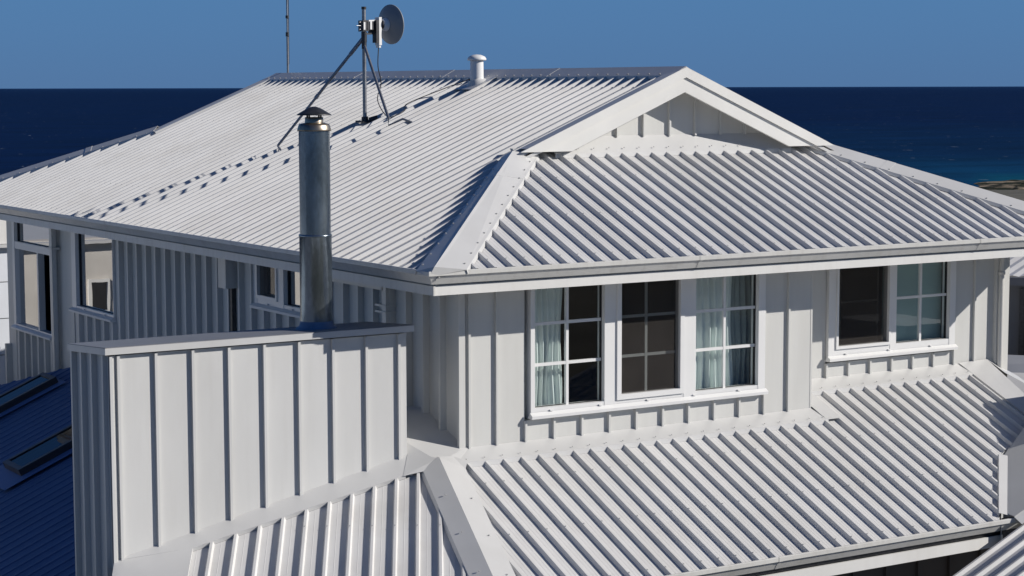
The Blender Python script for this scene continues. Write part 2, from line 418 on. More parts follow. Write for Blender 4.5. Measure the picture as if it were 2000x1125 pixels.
def screws_along(parent, a, e, step, off=.03, n=Vector((0, 0, 1)), r=.009, start=.1):
    a, e = Vector(a), Vector(e); d = (e - a); Ln = d.length; d.normalize(); b = MB(); s_ = start
    x = d; y = n.cross(d).normalized()
    while s_ < Ln:
        p = a + d * s_ + n * .001
        ring = [p + x * r * cos(t_) + y * r * sin(t_) for t_ in [i * pi / 3 for i in range(6)]]
        b.add(ring + [q + n * .007 for q in ring], [(6, 7, 8, 9, 10, 11)] + [(i, (i + 1) % 6, (i + 1) % 6 + 6, i + 6) for i in range(6)])
        s_ += step
    if b.f: b.build('flashing_screws', M['screw'], parent, kind='stuff')
NL = Vector((-sn, 0, cs)); NF = Vector((0, -sn, cs)); NR = Vector((sn, 0, cs)); NB = Vector((0, sn, cs))
w = .15
def hipc(s): return Vector((s + .08, s, T * (s + .08) + ZO + rt_h + .045))
s0, s1 = 0.0, YB0 + .02
hc = cap((Vector((.045, -.012, .055)), hipc(s1 + .04)), (L_(.0, .20, rt_h), L_(s1 + .08, s1 + .16, rt_h)), (F_(.36, .0, rt_h), F_(s1 + .45, s1 + .09, rt_h)),
         nl=NL, nr=NF, label='wide folded hip cap running down to the front corner')
MB().plate([Vector((.045, -.012, .055)), L_(.0, .20, rt_h), Vector((.0, .20, .0)), Vector((.0, -.0, -.03))], .002).build('hip_cap_end', M['flash'], house)
MB().plate([Vector((.0, -.0, -.03)), Vector((.36, .0, .0)), F_(.36, .0, rt_h), Vector((.045, -.012, .055))], .002).build('hip_cap_end', M['flash'], house)
def cap_screws(o, cc, ee, step, n_, t=.16, r=.008, start=.12):
    c0_, c1_ = map(Vector, cc); e0_, e1_ = map(Vector, ee)
    screws_along(o, e0_.lerp(c0_, t) + Vector((0, 0, .002)), e1_.lerp(c1_, t) + Vector((0, 0, .002)), step, n=n_, r=r, start=start)
HC_ = (Vector((.045, -.012, .055)), hipc(s1 + .04))
cap_screws(hc, HC_, (L_(.0, .20, rt_h), L_(s1 + .08, s1 + .16, rt_h)), .25, NL)
cap_screws(hc, HC_, (F_(.36, .0, rt_h), F_(s1 + .45, s1 + .09, rt_h)), .25, NF)
def hipr(s): return Vector((HW - s, s, T * s + ZO + rt_h + .05))
sr = 2.26
hr = cap((hipr(.02), hipr(sr)), (F_(HW - .28, .0, rt_h), F_(HW - sr - .18, sr - .10, rt_h)), (R_(HW - .02, .2, rt_h), R_(HW - sr + .1, sr + .1, rt_h)), nl=NF, nr=NR)
cap_screws(hr, (hipr(.02), hipr(sr)), (F_(HW - .28, .0, rt_h), F_(HW - sr - .18, sr - .10, rt_h)), .27, NF)
def hipb(s): return Vector((s, 14.15 - s, T * s + ZO + rt_h + .04))
hb = cap((hipb(.0), hipb(2.37)), (L_(.02, 13.93, rt_h), L_(2.29, 11.70, rt_h)), (Vector((.15, 14.15, T * .05 + .04)), Vector((2.45, 11.85, T * 2.3 + .04))), nl=NL, nr=NB)
cap_screws(hb, (hipb(.0), hipb(2.37)), (L_(.02, 13.93, rt_h), L_(2.29, 11.70, rt_h)), .268, NL)
cap((Vector((HW, 14.15, .09)), Vector((HW - 2.37, 14.15 - 2.37, T * 2.37 + .09))), (Vector((HW - .15, 14.15, .05)), Vector((HW - 2.5, 11.85, T * 2.3 + .05))),
    (R_(HW - .02, 13.93, rt_h), R_(HW - 2.29, 11.7, rt_h)), nl=NB, nr=NR)
RZ = T * XR + ZO
rc = cap((Vector((XR, YB0 - .01, RZ + .062)), Vector((XR, YB1 + .01, RZ + .062))), (L_(XR - .17, YB0 - .01, rt_h), L_(XR - .17, YB1 + .01, rt_h)),
         (R_(XR + .17, YB0 - .01, rt_h), R_(XR + .17, YB1 + .01, rt_h)), name='ridge_cap', nl=NL, nr=NR, label='folded ridge cap along the top')
screws_along(rc, L_(XR - .15, YB0 + .1, rt_h + .006), L_(XR - .15, YB1, rt_h + .006), PITCH, n=NL, r=.012, start=(1.6541 - YB0 - .1) % PITCH)

# barge boards and their caps (front and back gable) --------------
def barge(side, Y, out, zlow):
    """side -1 left / +1 right; Y plane of the outer face; out = -1 for the front gable"""
    xs = (lambda d: XR + side * d)
    d1 = XR - HB
    n = NL if side < 0 else NR
    def P(d, dz, y): return Vector((xs(d), y, RZ - T * d + dz))
    def board(zt, zb, y, th, name, m, cut):
        """strip parallel to the slope from the apex to the horizontal cut"""
        da = (RZ + zt - cut) / T; dbm = (RZ + zb - cut) / T
        pts = [P(0, zt, y), P(0, zb, y), P(dbm, zb, y), P(da, zt, y)]
        nrm = (pts[1] - pts[0]).cross(pts[2] - pts[0])
        if nrm.y * out < 0: pts.reverse()
        return MB().plate(pts, th).build(name, m, house)
    board(.052, -.052, Y + out * .020, .020, 'barge_cap', M['barge'], zlow)
    board(-.048, -.205, Y, .03, 'barge_board', M['barge'], zlow)
    # top fold of the cap lying on the sheets
    b = MB()
    e = d1 + .03
    a0 = P(0, .054, Y + out * .020); a1 = P(e, .054, Y + out * .020)
    b0 = P(0, .046, Y - out * .15); b1 = P(e, .046, Y - out * .15)
    q = [a0, a1, b1, b0]
    if (q[1] - q[0]).cross(q[3] - q[0]).z < 0: q.reverse()
    b.plate(q, .003)
    q = [b0, b1, b1 - n * .034, b0 - n * .034]
    b.plate(q, .002)
    o = b.build('barge_flashing', M['flash'], house)
barge(-1, YB0, -1, .925); barge(1, YB0, -1, .925)
barge(-1, YB1, 1, .93); barge(1, YB1, 1, .93)

# gable wall with battened panels -----------------------------------
def gable():
    zb = 1.055
    w_ = MB()
    w_.plate([Vector((XR - 1.95, GY + .02, zb - .1)), Vector((XR + 1.95, GY + .02, zb - .1)), Vector((XR + 1.9, GY + .02, RZ - T * 1.9 - .06)), Vector((XR, GY + .02, RZ - .06)), Vector((XR - 1.9, GY + .02, RZ - T * 1.9 - .06))], .05)
    g = w_.build('gable_wall', M['wall'], house, label='small battened gable under the barge boards')
    seams = [3.52 - .3368 * 4 + .3368 * i for i in range(0, 13)]
    for a, b in zip(seams[:-1], seams[1:]):
        za = RZ - T * abs(a - XR) - .06; zc = RZ - T * abs(b - XR) - .06
        if za < zb + .01 and zc < zb + .01: continue
        pts = [Vector((a, GY, zb)), Vector((b, GY, zb)), Vector((b, GY, max(zc, zb))), Vector((a, GY, max(za, zb)))]
        if a < XR < b: pts.insert(3, Vector((XR, GY, RZ - .06)))
        m_ = MB().plate(pts, .015)
        if za > zb + .03: m_.box(a - .011, a + .011, GY - .035, GY, zb, za)
        m_.build('cladding_panel', M['wall'], g)
    # soffit under the barge overhang
    for s_ in (-1, 1):
        q = [Vector((XR, YB0 + .03, RZ - .07)), Vector((XR, GY, RZ - .07)), Vector((XR + s_ * 2.0, GY, RZ - .07 - T * 2.0)), Vector((XR + s_ * 2.0, YB0 + .03, RZ - .07 - T * 2.0))]
        if (q[1] - q[0]).cross(q[2] - q[0]).z > 0: q.reverse()
        MB().plate(q, .012).build('gable_soffit', M['trim'], house)
    # apron flashing on the skirt
    x0, x1 = 2.68, HW - 2.68
    b = MB(); b.plate([F_(x0, GY - .12, rt_h), F_(x1, GY - .12, rt_h), Vector((x1, GY - .001, zb + .012)), Vector((x0, GY - .001, zb + .012))], .003)
    b.plate([F_(x0, GY - .142, .002), F_(x1, GY - .142, .002), F_(x1, GY - .12, rt_h), F_(x0, GY - .12, rt_h)], .002)
    o = b.build('apron_flashing', M['flash'], house)
    screws_along(o, F_(x0, GY - .09, rt_h + .035), F_(x1, GY - .09, rt_h + .035), PITCH, n=NF, r=.007)
gable()
# closing wall for the back gable
MB().plate([Vector((XR + 1.9, 11.6, .8)), Vector((XR - 1.9, 11.6, .8)), Vector((XR, 11.6, RZ - .05))], .03).build('gable_wall', M['wall'], house)

# ------------------------------------------------------------------ gutters, fascias, soffits
def gutter_run(a, e, out, zt=0.0, mt=None, bt=None, miter0=0, miter1=0, brd=True):
    """quad gutter along a->e (horizontal), out = outward unit vector (2D); miter: +1 outside corner"""
    a, e, out = Vector(a), Vector(e), Vector(out); d = (e - a).normalized()
    prof = [(.02, .014), (.0, .014), (-.004, .010), (-.004, -.026), (.012, -.032), (.052, -.098), (.056, -.104), (.115, -.104), (.115, -.02)]
    b = MB(); n_ = len(prof); vs = []
    for i, (o_, z) in enumerate(prof):
        vs.append(a - out * o_ + d * (o_ * miter0) + Vector((0, 0, z)))
        vs.append(e - out * o_ - d * (o_ * miter1) + Vector((0, 0, z)))
    b.add(vs, [(2 * i, 2 * i + 1, 2 * i + 3, 2 * i + 2) for i in range(n_ - 1)])
    g_ = b.build('gutter', mt or M['gutter'], house)
    Lg = (e - a).length; t_ = 2.9
    while t_ < Lg - 1:
        j_ = MB(); vs = []
        for (o_, z) in prof[1:7]:
            for w_ in (-.02, .02): vs.append(a - out * (o_ - .0025) + d * (t_ + w_) + Vector((0, 0, z + (.002 if z > 0 else -.001))))
        j_.add(vs, [(2 * i, 2 * i + 1, 2 * i + 3, 2 * i + 2) for i in range(5)])
        j_.build('gutter_joint', mt or M['gutter'], g_); t_ += 3.6
    if brd:
        f = MB(); f.obox(a - out * .085 + d * .105 * (1 if miter0 else 0), d, Vector((0, 0, 1)), out, 0, (e - a).length - .09 * (miter0 + miter1), -.205, -.122, -.018, 0)
        f.build('fascia_board', bt or M['trim'], house)
        s_ = MB(); s_.obox(a - out * .12 + d * .1 * (1 if miter0 else 0), d, Vector((0, 0, 1)), out, 0, (e - a).length - .1 * (miter0 + miter1), -.16, -.09, -.018, 0)
        s_.build('fascia_backing', M['gutter'], house)
gutter_run((0, 0, 0), (HW, 0, 0), (0, -1, 0), miter0=1, miter1=1)
gutter_run((0, 14.15, 0), (0, 0, 0), (-1, 0, 0), bt=M['gutter'], miter0=1, miter1=1)
gutter_run((HW, 0, 0), (HW, 14.15, 0), (1, 0, 0), miter0=1, miter1=1)
sf = MB()
sf.box(.11, HW - .11, .11, 1.2, -.205, -.19); sf.box(.11, .8, 1.2, 14.0, -.205, -.19); sf.box(.8, HW - .11, 13.3, 14.0, -.205, -.19); sf.box(7.6, HW - .11, 1.2, 13.3, -.205, -.19)
sf.build('soffit', M['trim'], house)

# ------------------------------------------------------------------ battened walls
def clad(O, U, N, seams, zlo, zhi, m, wname='wall', label=None, rib=.030, rw=.011, tail=.0, wall=None):
    """panels between seams; zlo / zhi functions (panel u) -> height, or a number"""
    O, U, N = Vector(O), Vector(U), Vector(N); Z = Vector((0, 0, 1))
    lo = zlo if callable(zlo) else (lambda u: zlo); hi = zhi if callable(zhi) else (lambda u: zhi)
    if wall is None:
        wall = bpy.data.objects.new(wname, None)
        b = MB(); a, e = seams[0], seams[-1]
        for p, q in zip(seams[:-1], seams[1:]):
            l_, h_ = max(lo(p), lo(q)) - .0, min(hi((p + q) / 2), hi((p + q) / 2))
            if h_ - min(lo(p), lo(q)) > .02: b.obox(O, U, Z, N, p + .001, q - .001, min(lo(p), lo(q)) - .1, h_, -.08, -.014)
        wall = b.build(wname, m, house, label)
    for p, q in zip(seams[:-1], seams[1:]):
        h_ = hi((p + q) / 2)
        pl = MB()
        jit = random.uniform(-.0012, .0012)
        pts = [O + U * p + Z * lo(p) + N * jit, O + U * q + Z * lo(q) + N * jit, O + U * q + Z * h_ + N * jit, O + U * p + Z * h_ + N * jit]
        if N.dot((pts[1] - pts[0]).cross(pts[3] - pts[0])) < 0: pts.reverse()
        pl.plate(pts, .012)
        pl.obox(O, U, Z, N, p - rw, p + rw, lo(p) + .012, h_, jit, rib)
        pl.build('cladding_panel', m, wall)
    return wall

YW = .60
def zlow(x, y): return -1.784 + TL * (y - .378)          # lower front roof plane
zb1 = zlow(0, YW) + .005
seams = [.74, 1.03] + [1.03 + .311 * i for i in range(1, 12)] + [4.765]
def hi1(u): return -1.47 if 1.38 < u < 4.13 else -.2
w1 = clad((0, YW, 0), (1, 0, 0), (0, -1, 0), seams, zb1, hi1, M['wall'], label='sunlit front wall with the triple window')
# corner trim of the front wall and the bay's right return
MB().box(.715, .765, YW - .004, YW + .05, zb1 - .1, -.2).build('corner_trim', M['wall'], w1)
MB().box(4.75, 4.772, YW - .003, 1.07, zlow(0, .6) - .3, -.2).build('corner_trim', M['wall'], w1)
YW2 = 1.07
zb2 = zlow(0, YW2) + .005
s2 = [4.774] + [5.06 + .0] + [5.366 + .3045 * i for i in range(0, 10)]
def hi2(u): return -1.31 if 5.37 < u < 7.17 else -.2
def lo2(u): return zb2 if u < 7.6 else zb2 - (u - 7.6) * .45
w2 = clad((0, YW2, 0), (1, 0, 0), (0, -1, 0), [4.774, 5.061] + [5.366 + .3045 * i for i in range(0, 8)] + [7.80], lo2, hi2, M['wall'], label='set-back right part of the front wall')
cp = MB(); cp.box(7.80, 7.90, YW2 - .05, YW2 + .1, zb2 - .3, -.2); cp.build('corner_trim', M['wall'], w2)
cp = MB(); cp.plate([Vector((7.90, YW2 - .012, zb2 - .4)), Vector((8.03, YW2 - .012, zb2 - .4)), Vector((8.03, YW2 - .012, -.2)), Vector((7.90, YW2 - .012, -.2))], .1); cp.build('corner_panel', M['wall'], w2)
# right return of the house
MB().box(8.0, 8.03, YW2, 13.4, -5.5, -.2).build('wall', M['wall'], house, label='far right wall')
MB().box(.72, 8.03, 13.38, 13.42, -5.5, -.2).build('wall', M['wall'], house, label='back wall')

# left wall
XWL = .70
big0, big1 = 9.14, 10.66
cw0, cw1 = 11.45, 13.10
def hiL(u):
    if 3.15 < u < 4.98: return -.80
    if big0 < u < big1: return -1.38
    if cw0 < u < cw1: return -1.86
    return -.2
def loL(u):
    if u < 1.3: return zlow(0, .6) + (u - .6) * .38
    if u < 1.7: return -1.42
    return -2.9
ls = [.60] + [.935, 1.245, 1.565, 1.88, 2.21, 2.52, 2.83, 3.15] + [3.45, 3.757, 4.06, 4.367, 4.67, 4.98] + [5.29, 5.58] + [5.88 + .3 * i for i in range(0, 11)] + [9.14] + [9.444, 9.75, 10.05, 10.36, 10.66]
w3 = clad((XWL, 0, 0), (0, 1, 0), (-1, 0, 0), ls, loL, hiL, M['wall'], label='shaded left wall with narrow battened panels', rib=.065, rw=.017)
w4 = clad((XWL, 0, 0), (0, 1, 0), (-1, 0, 0), [11.45 + .275 * i for i in range(0, 7)], lambda u: -3.2, -1.86, M['wall'], wall=w3, rib=.065, rw=.017)
pl = MB(); pl.box(XWL - .01, XWL + .05, 10.67, 10.80, -3.2, -.2); pl.box(XWL + .02, XWL + .07, 10.80, 11.38, -3.2, -.2); pl.box(XWL - .06, XWL + .05, 11.36, 11.44, -3.2, -.2); pl.box(XWL - .01, XWL + .05, 13.1, 13.42, -3.4, -.2)
pl.box(XWL + .02, XWL + .06, 11.45, 13.1, -3.3, -1.9)
pl.build('pilaster', M['wall'], w3)
MB().box(XWL - .10, XWL + .0, 13.30, 13.36, -3.3, -2.1).build('corner_trim', M['gutter'], w3)

# ------------------------------------------------------------------ windows
def window(O, U, N, x0, x1, zb, zt, units, m=None, label=None, sill=.10, depth=.05, gl=None, sill_out=.032, fw_=.055, screws_=True):
    """frame with sill; units: list of dicts(u0,u1,z0,z1,vm,[hm],screen,sash)"""
    O, U, N = Vector(O), Vector(U), Vector(N); Z = Vector((0, 0, 1)); m = m or M['frame']; gl = gl or M['glass']
    fr = MB()
    units = sorted(units, key=lambda d_: d_['u0'])
    edges = [x0] + [v for un in units for v in (un['u0'], un['u1'])] + [x1]
    # stiles between the glass areas
    for i in range(0, len(edges), 2):
        fr.obox(O, U, Z, N, edges[i], edges[i + 1], zb, zt, -.08, depth - .012)
    for un in units:
        fr.obox(O, U, Z, N, un['u0'], un['u1'], zb, un['z0'], -.08, depth - .016)
    f = fr.build('window', m, house, label)
    s_ = MB()
    v = [O + U * a + Z * z + N * n_ for (z, n_) in ((zb + .055, depth - .01), (zb + .028, depth + sill_out), (zb, depth + sill_out - .004), (zb - .004, -.01)) for a in (x0 - .012, x1 + .012)]
    s_.add(v, [(0, 1, 3, 2), (2, 3, 5, 4), (4, 5, 7, 6), (0, 2, 4, 6), (1, 7, 5, 3)])
    s_.build('window_sill', m, f)
    if screws_:
        nb = MB(); kk = max(2, int((x1 - x0) / .55))
        for i in range(kk):
            u = x0 + (x1 - x0) * (i + .4) / kk
            nb.obox(O, U, Z, N, u - .018, u + .018, zb + .058, zb + .070, depth - .014, depth + .004)
        nb.build('drain_cover', m, f, kind='stuff')
    for un in units:
        a, b, z0, z1 = un['u0'], un['u1'], un['z0'], un['z1']
        gb = -.030
        if un.get('sash'):
            w_ = un.get('sw', .045); q = MB(); n0, n1 = -.03, depth + .002
            q.obox(O, U, Z, N, a, a + w_, z0, z1, n0, n1); q.obox(O, U, Z, N, b - w_, b, z0, z1, n0, n1)
            q.obox(O, U, Z, N, a + w_, b - w_, z0, z0 + w_, n0, n1); q.obox(O, U, Z, N, a + w_, b - w_, z1 - w_, z1, n0, n1)
            q.build('sash', un.get('sm', m), f)
            a += w_; b -= w_; z0 += w_; z1 -= w_
        else:
            # dark gasket line
            q = MB(); g_ = .008
            q.obox(O, U, Z, N, b - g_, b, z0, z1, -.04, -.012); q.obox(O, U, Z, N, a, b, z0, z0 + g_ * .6, -.04, -.014)
            q.build('gasket', M['black'], f)
        q = MB(); P4 = [O + U * a + Z * z0 + N * gb, O + U * b + Z * z0 + N * gb, O + U * b + Z * z1 + N * gb, O + U * a + Z * z1 + N * gb]
        if N.dot((P4[1] - P4[0]).cross(P4[2] - P4[0])) < 0: P4.reverse()
        q.quad(*P4); q.build('pane', gl, f)
        bars = MB(); any_ = False
        mw = .014
        for vm in un.get('vm', []):
            bars.obox(O, U, Z, N, vm - mw, vm + mw, z0, z1, gb - .012, gb - .002 if not un.get('barout', True) else gb + .02); any_ = True
        for hm in un.get('hm', []):
            bars.obox(O, U, Z, N, a, b, hm - mw, hm + mw, gb - .010, gb - .004 if not un.get('barout', True) else gb + .018); any_ = True
        if any_: bars.build('glazing_bars', m, f)
        if un.get('screen'):
            q = MB(); q.quad(*[p_ + N * .045 for p_ in P4]); q.build('insect_screen', M['mesh'], f)
    return f

def curtain(O, U, N, a, b, z0, z1, m, parent, waves=9, amp=.03, off=-.16, lean=0.0, ty='curtain'):
    O, U, N = Vector(O), Vector(U), Vector(N); Z = Vector((0, 0, 1)); q = MB(); nx = waves * 10; nz_ = 10; vs = []
    ph = [random.uniform(-.9, .9) for _ in range(waves + 2)]
    for j in range(nz_ + 1):
        t = j / nz_; z = z1 + (z0 - z1) * t
        for i in range(nx + 1):
            s = i / nx; wv = s * waves; k_ = int(wv)
            u = a + (b - a) * s + lean * t * s + .012 * sin(7 * t + wv)
            d = amp * (.55 + .45 * t) * sin(2 * pi * wv + ph[min(k_, waves)] * .6) * (1 + .35 * sin(wv * 1.7))
            vs.append(O + U * u + Z * z + N * (off + d))
    fs = [(j * (nx + 1) + i, j * (nx + 1) + i + 1, (j + 1) * (nx + 1) + i + 1, (j + 1) * (nx + 1) + i) for j in range(nz_) for i in range(nx)]
    q.add(vs, fs, True); return q.build(ty, m, parent)

def room(O, U, N, a, b, z0, z1, depth, m=None):
    O, U, N = Vector(O), Vector(U), Vector(N); Z = Vector((0, 0, 1)); q = MB()
    P = lambda u, z, n_: O + U * u + Z * z + N * n_
    c = [P(a, z0, -.09), P(b, z0, -.09), P(b, z1, -.09), P(a, z1, -.09), P(a, z0, -depth), P(b, z0, -depth), P(b, z1, -depth), P(a, z1, -depth)]
    q.add(c, [(4, 5, 6, 7), (0, 1, 5, 4), (3, 7, 6, 2), (0, 4, 7, 3), (1, 2, 6, 5)])
    return q.build('room_lining', m or M['room'], house)

zt = -.21
fw1 = window((0, YW, 0), (1, 0, 0), (0, -1, 0), 1.385, 4.135, -1.455, zt + .005, [
    dict(u0=1.43, u1=2.205, z0=-1.362, z1=zt, vm=[1.818], hm=[-.970, -.592]),
    dict(u0=2.34, u1=3.13, z0=-1.362, z1=zt, vm=[2.735], hm=[-.965, -.59], sash=True, screen=True, sw=.05, barout=False),
    dict(u0=3.275, u1=4.05, z0=-1.362, z1=zt, vm=[3.663], hm=[-.970, -.592])], label='triple white window with pale curtains')
F1 = ((0, YW, 0), (1, 0, 0), (0, -1, 0))
curtain(*F1, 1.36, 1.86, -1.42, -.2, M['curtain'], fw1, waves=8)
curtain(*F1, 3.22, 3.86, -1.42, -.2, M['curtain'], fw1, waves=8, lean=.03)
curtain(*F1, 3.76, 4.18, -1.42, -.2, M['sheer'], fw1, waves=6, amp=.02, off=-.2, ty='sheer_curtain')
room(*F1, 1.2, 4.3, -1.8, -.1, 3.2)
fw2 = window((0, YW2, 0), (1, 0, 0), (0, -1, 0), 5.372, 7.185, -1.285, zt + .005, [
    dict(u0=5.47, u1=6.235, z0=-1.165, z1=zt, sash=True, screen=True, sw=.03, sm=M['frame']),
    dict(u0=6.32, u1=7.10, z0=-1.165, z1=zt, vm=[6.715], hm=[-.685])], label='double white window with a dark screen and a pale blind')
F2 = ((0, YW2, 0), (1, 0, 0), (0, -1, 0))
q = MB(); q.obox(Vector((0, YW2, 0)), Vector((1, 0, 0)), Vector((0, 0, 1)), Vector((0, -1, 0)), 6.28, 7.14, -1.22, -.2, -.14, -.135); q.build('blind', M['blind'], fw2)
q = MB()
for (a, b, c, d) in ((5.60, 5.625, -1.14, -.22), (6.13, 6.15, -1.14, -.22)): q.obox(Vector((0, YW2, 0)), Vector((1, 0, 0)), Vector((0, 0, 1)), Vector((0, -1, 0)), a, b, c, d, -.072, -.06)
q.obox(Vector((0, YW2, 0)), Vector((1, 0, 0)), Vector((0, 0, 1)), Vector((0, -1, 0)), 5.625, 6.13, -.70, -.68, -.072, -.06); q.build('screen_frame', M['room'], fw2)
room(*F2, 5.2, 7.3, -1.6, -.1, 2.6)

FL = ((XWL, 0, 0), (0, 1, 0), (-1, 0, 0))
shadeframe = M['frame']
fs_ = window(*FL, 3.17, 4.965, -.795, zt + .005, [
    dict(u0=4.36, u1=4.88, z0=-.68, z1=zt, sash=True, sw=.035, screen=True),
    dict(u0=3.26, u1=4.22, z0=-.70, z1=zt)], gl=M['glassr'], label='small sliding window in the shaded wall behind the flue', sill_out=.03)
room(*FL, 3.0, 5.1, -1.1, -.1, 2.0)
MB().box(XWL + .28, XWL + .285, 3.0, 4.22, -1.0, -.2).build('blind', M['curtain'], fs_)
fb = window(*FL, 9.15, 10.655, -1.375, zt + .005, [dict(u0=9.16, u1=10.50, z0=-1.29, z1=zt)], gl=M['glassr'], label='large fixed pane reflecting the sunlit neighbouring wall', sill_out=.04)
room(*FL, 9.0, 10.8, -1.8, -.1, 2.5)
fc = window(*FL, 11.45, 13.10, -1.855, zt + .005, [
    dict(u0=11.52, u1=13.00, z0=-.60, z1=zt)], gl=M['glassr'], label='tall window near the back corner with a fixed light over a slider', sill_out=.04, screws_=False)
# lower lights of the corner window sit inside the opening under the transom
q = MB()
O_ = Vector((XWL, 0, 0)); Uy = Vector((0, 1, 0)); Nz = Vector((-1, 0, 0)); Zz = Vector((0, 0, 1))
fc_children = [c for c in fc.children]
# rebuild frame: open the area below the transom
me = bpy.data.meshes.new('window'); b = MB()
b.obox(O_, Uy, Zz, Nz, 11.45, 11.52, -1.855, -.205, -.08, .038); b.obox(O_, Uy, Zz, Nz, 13.0, 13.10, -1.855, -.205, -.08, .038)
b.obox(O_, Uy, Zz, Nz, 11.52, 13.0, -.70, -.60, -.08, .034); b.obox(O_, Uy, Zz, Nz, 11.52, 13.0, -1.855, -1.78, -.08, .034)
b.obox(O_, Uy, Zz, Nz, 12.02, 12.07, -1.78, -.70, -.06, .03)
me.from_pydata(b.v, [], b.f); me.materials.append(M['frame']); fc.data = me
MB().quad(Vector((XWL + .03, 12.07, -1.78)), Vector((XWL + .03, 12.07, -.70)), Vector((XWL + .03, 13.0, -.70)), Vector((XWL + .03, 13.0, -1.78))).build('pane', M['glassr'], fc)
MB().obox(O_, Uy, Zz, Nz, 11.52, 11.545, -1.78, -.70, -.05, .02).build('sash', M['black'], fc)
room(*FL, 11.4, 13.2, -2.1, -.1, 1.5, m=M['black'])

# downpipes and rainwater head ---------------------------------------
dp = MB(); dp.box(.60, .70, 1.93, 3.12, -.345, -.285); dp.box(.60, .69, 1.87, 1.95, -1.5, -.285)
dpo = dp.build('downpipe', M['gutter'], house, label='rectangular downpipe turning down the shaded left wall')
MB().box(.585, .70, 1.85, 2.06, -.50, -.48).box(.585, .70, 1.85, 2.06, -.56, -.54).build('pipe_bracket', M['gutter'], dpo)
dp = MB(); dp.box(.52, .70, 5.37, 5.57, -.62, -.2)
o = dp.build('rainwater_head', M['gutter'], house, label='boxy rainwater head under the left eave')
MB().box(.645, .695, 5.49, 5.57, -2.2, -.61).build('downpipe', M['dkmetal'], o)
dp = MB(); dp.box(.60, .66, 11.24, 11.32, -3.1, -.2); dpo = dp.build('downpipe', M['gutter'], house); MB().box(.585, .70, 11.2, 11.36, -.60, -.57).build('pipe_bracket', M['gutter'], dpo)
dp = MB(); dp.tube([(7.86, 1.0, -.20), (7.86, 1.0, -.30), (7.845, 1.0, -.42), (7.845, 1.0, -1.62)], .03, 12)
dpo = dp.build('downpipe', M['gutter'], house, label='white downpipe at the right end of the front wall'); MB().lathe((7.845, 1.0, -.50), [(.031, 0), (.04, 0), (.04, .035), (.031, .035)], 16).build('pipe_bracket', M['gutter'], dpo)

# ------------------------------------------------------------------ lower front roof
csl, snl = cos(radians(23.5)), sin(radians(23.5)); kl = 1 / csl
def LF(x, y, h=0.0): return Vector((x, y, zlow(x, y))) + Vector((0, -snl, csl)) * h
NFL = Vector((0, -snl, csl))
GYl = -1.385
def hx(y): return .329 - .2642 * (.415 - y)         # hip in plan
yt = .378
v_ = lambda y: (y - yt) * kl
roof_face((0, yt, zlow(0, yt)), (1, 0, 0), (0, csl, snl),
          [(hx(-3.2), v_(-3.2)), (hx(GYl), v_(-3.2)), (hx(GYl), v_(GYl)), (5.36, v_(GYl)), (7.29, v_(GYl + 1.95)), (7.36, v_(GYl + 1.95))] if False else
          [(hx(GYl), v_(GYl)), (5.40, v_(GYl)), (6.31, v_(-.47)), (7.36, v_(-.08))],
          [(hx(GYl), v_(GYl)), (hx(.415), v_(.415)), (4.80, v_(.415)), (4.80, v_(.86)), (7.36, v_(.86))],
          2.301 % PITCH, M['roof'], screws=(.12, .85, 1.6), label='lower front roof slope under the windows')
gutter_run((hx(GYl) - .05, GYl - .02, zlow(0, GYl) + .024), (5.72, GYl - .02, zlow(0, GYl) + .024), (0, -1, 0), brd=False)
zg = zlow(0, GYl)
f = MB(); f.box(hx(GYl), 5.52, GYl + .07, GYl + .09, zg - .24, zg - .135); f.build('fascia_board', M['trim'], house)
f = MB(); f.box(hx(GYl), 5.60, GYl + .10, GYl + .12, zg - .20, zg - .0); f.build('fascia_backing', M['dkmetal'], house)
f = MB(); f.box(hx(GYl), 7.0, GYl + .12, GYl + .9, zg - .25, zg - .23); f.build('soffit', M['eaveshade'], house)
f = MB(); f.box(-.6, 7.0, GYl + .75, GYl + .8, -5.5, zg - .2); lw = f.build('wall', M['eaveshade'], house, label='shaded lower wall under the front eave')
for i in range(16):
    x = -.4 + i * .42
    MB().box(x, x + .03, GYl + .72, GYl + .75, -5.4, zg - .26).build('batten', M['eaveshade'], lw)
# apron flashing along wall 1 and wall 2
def apron(x0, x1, yf, yw, lo_h=.002, x1b=None):
    b = MB(); x1b = x1b if x1b is not None else x1
    b.plate([LF(x0, yf, rt_h), LF(x1b, yf, rt_h), Vector((x1, yw - .002, zlow(0, yw) + .03)), Vector((x0 + .0, yw - .002, zlow(0, yw) + .03))], .003)
    b.plate([LF(x0, yf - .022, lo_h), LF(x1b, yf - .022, lo_h), LF(x1b, yf, rt_h), LF(x0, yf, rt_h)], .002)
    o = b.build('apron_flashing', M['flash'], house)
    screws_along(o, LF(x0, yf + .035, rt_h + .006), LF(x1b, yf + .035, rt_h + .006), PITCH, n=NFL, r=.006, start=(2.301 - x0) % PITCH)
    return o
apron(.50, 4.765, .385, YW, x1b=4.80)
apron(4.775, 7.40, .85, YW2, x1b=7.36)
# flat tray beside the bay, between the two aprons
b = MB(); b.plate([LF(4.775, .385, .041), LF(4.96, .385, .041), LF(4.96, .85, .041), LF(4.775, .85, .041)], .003); b.build('apron_flashing', M['flash'], house)
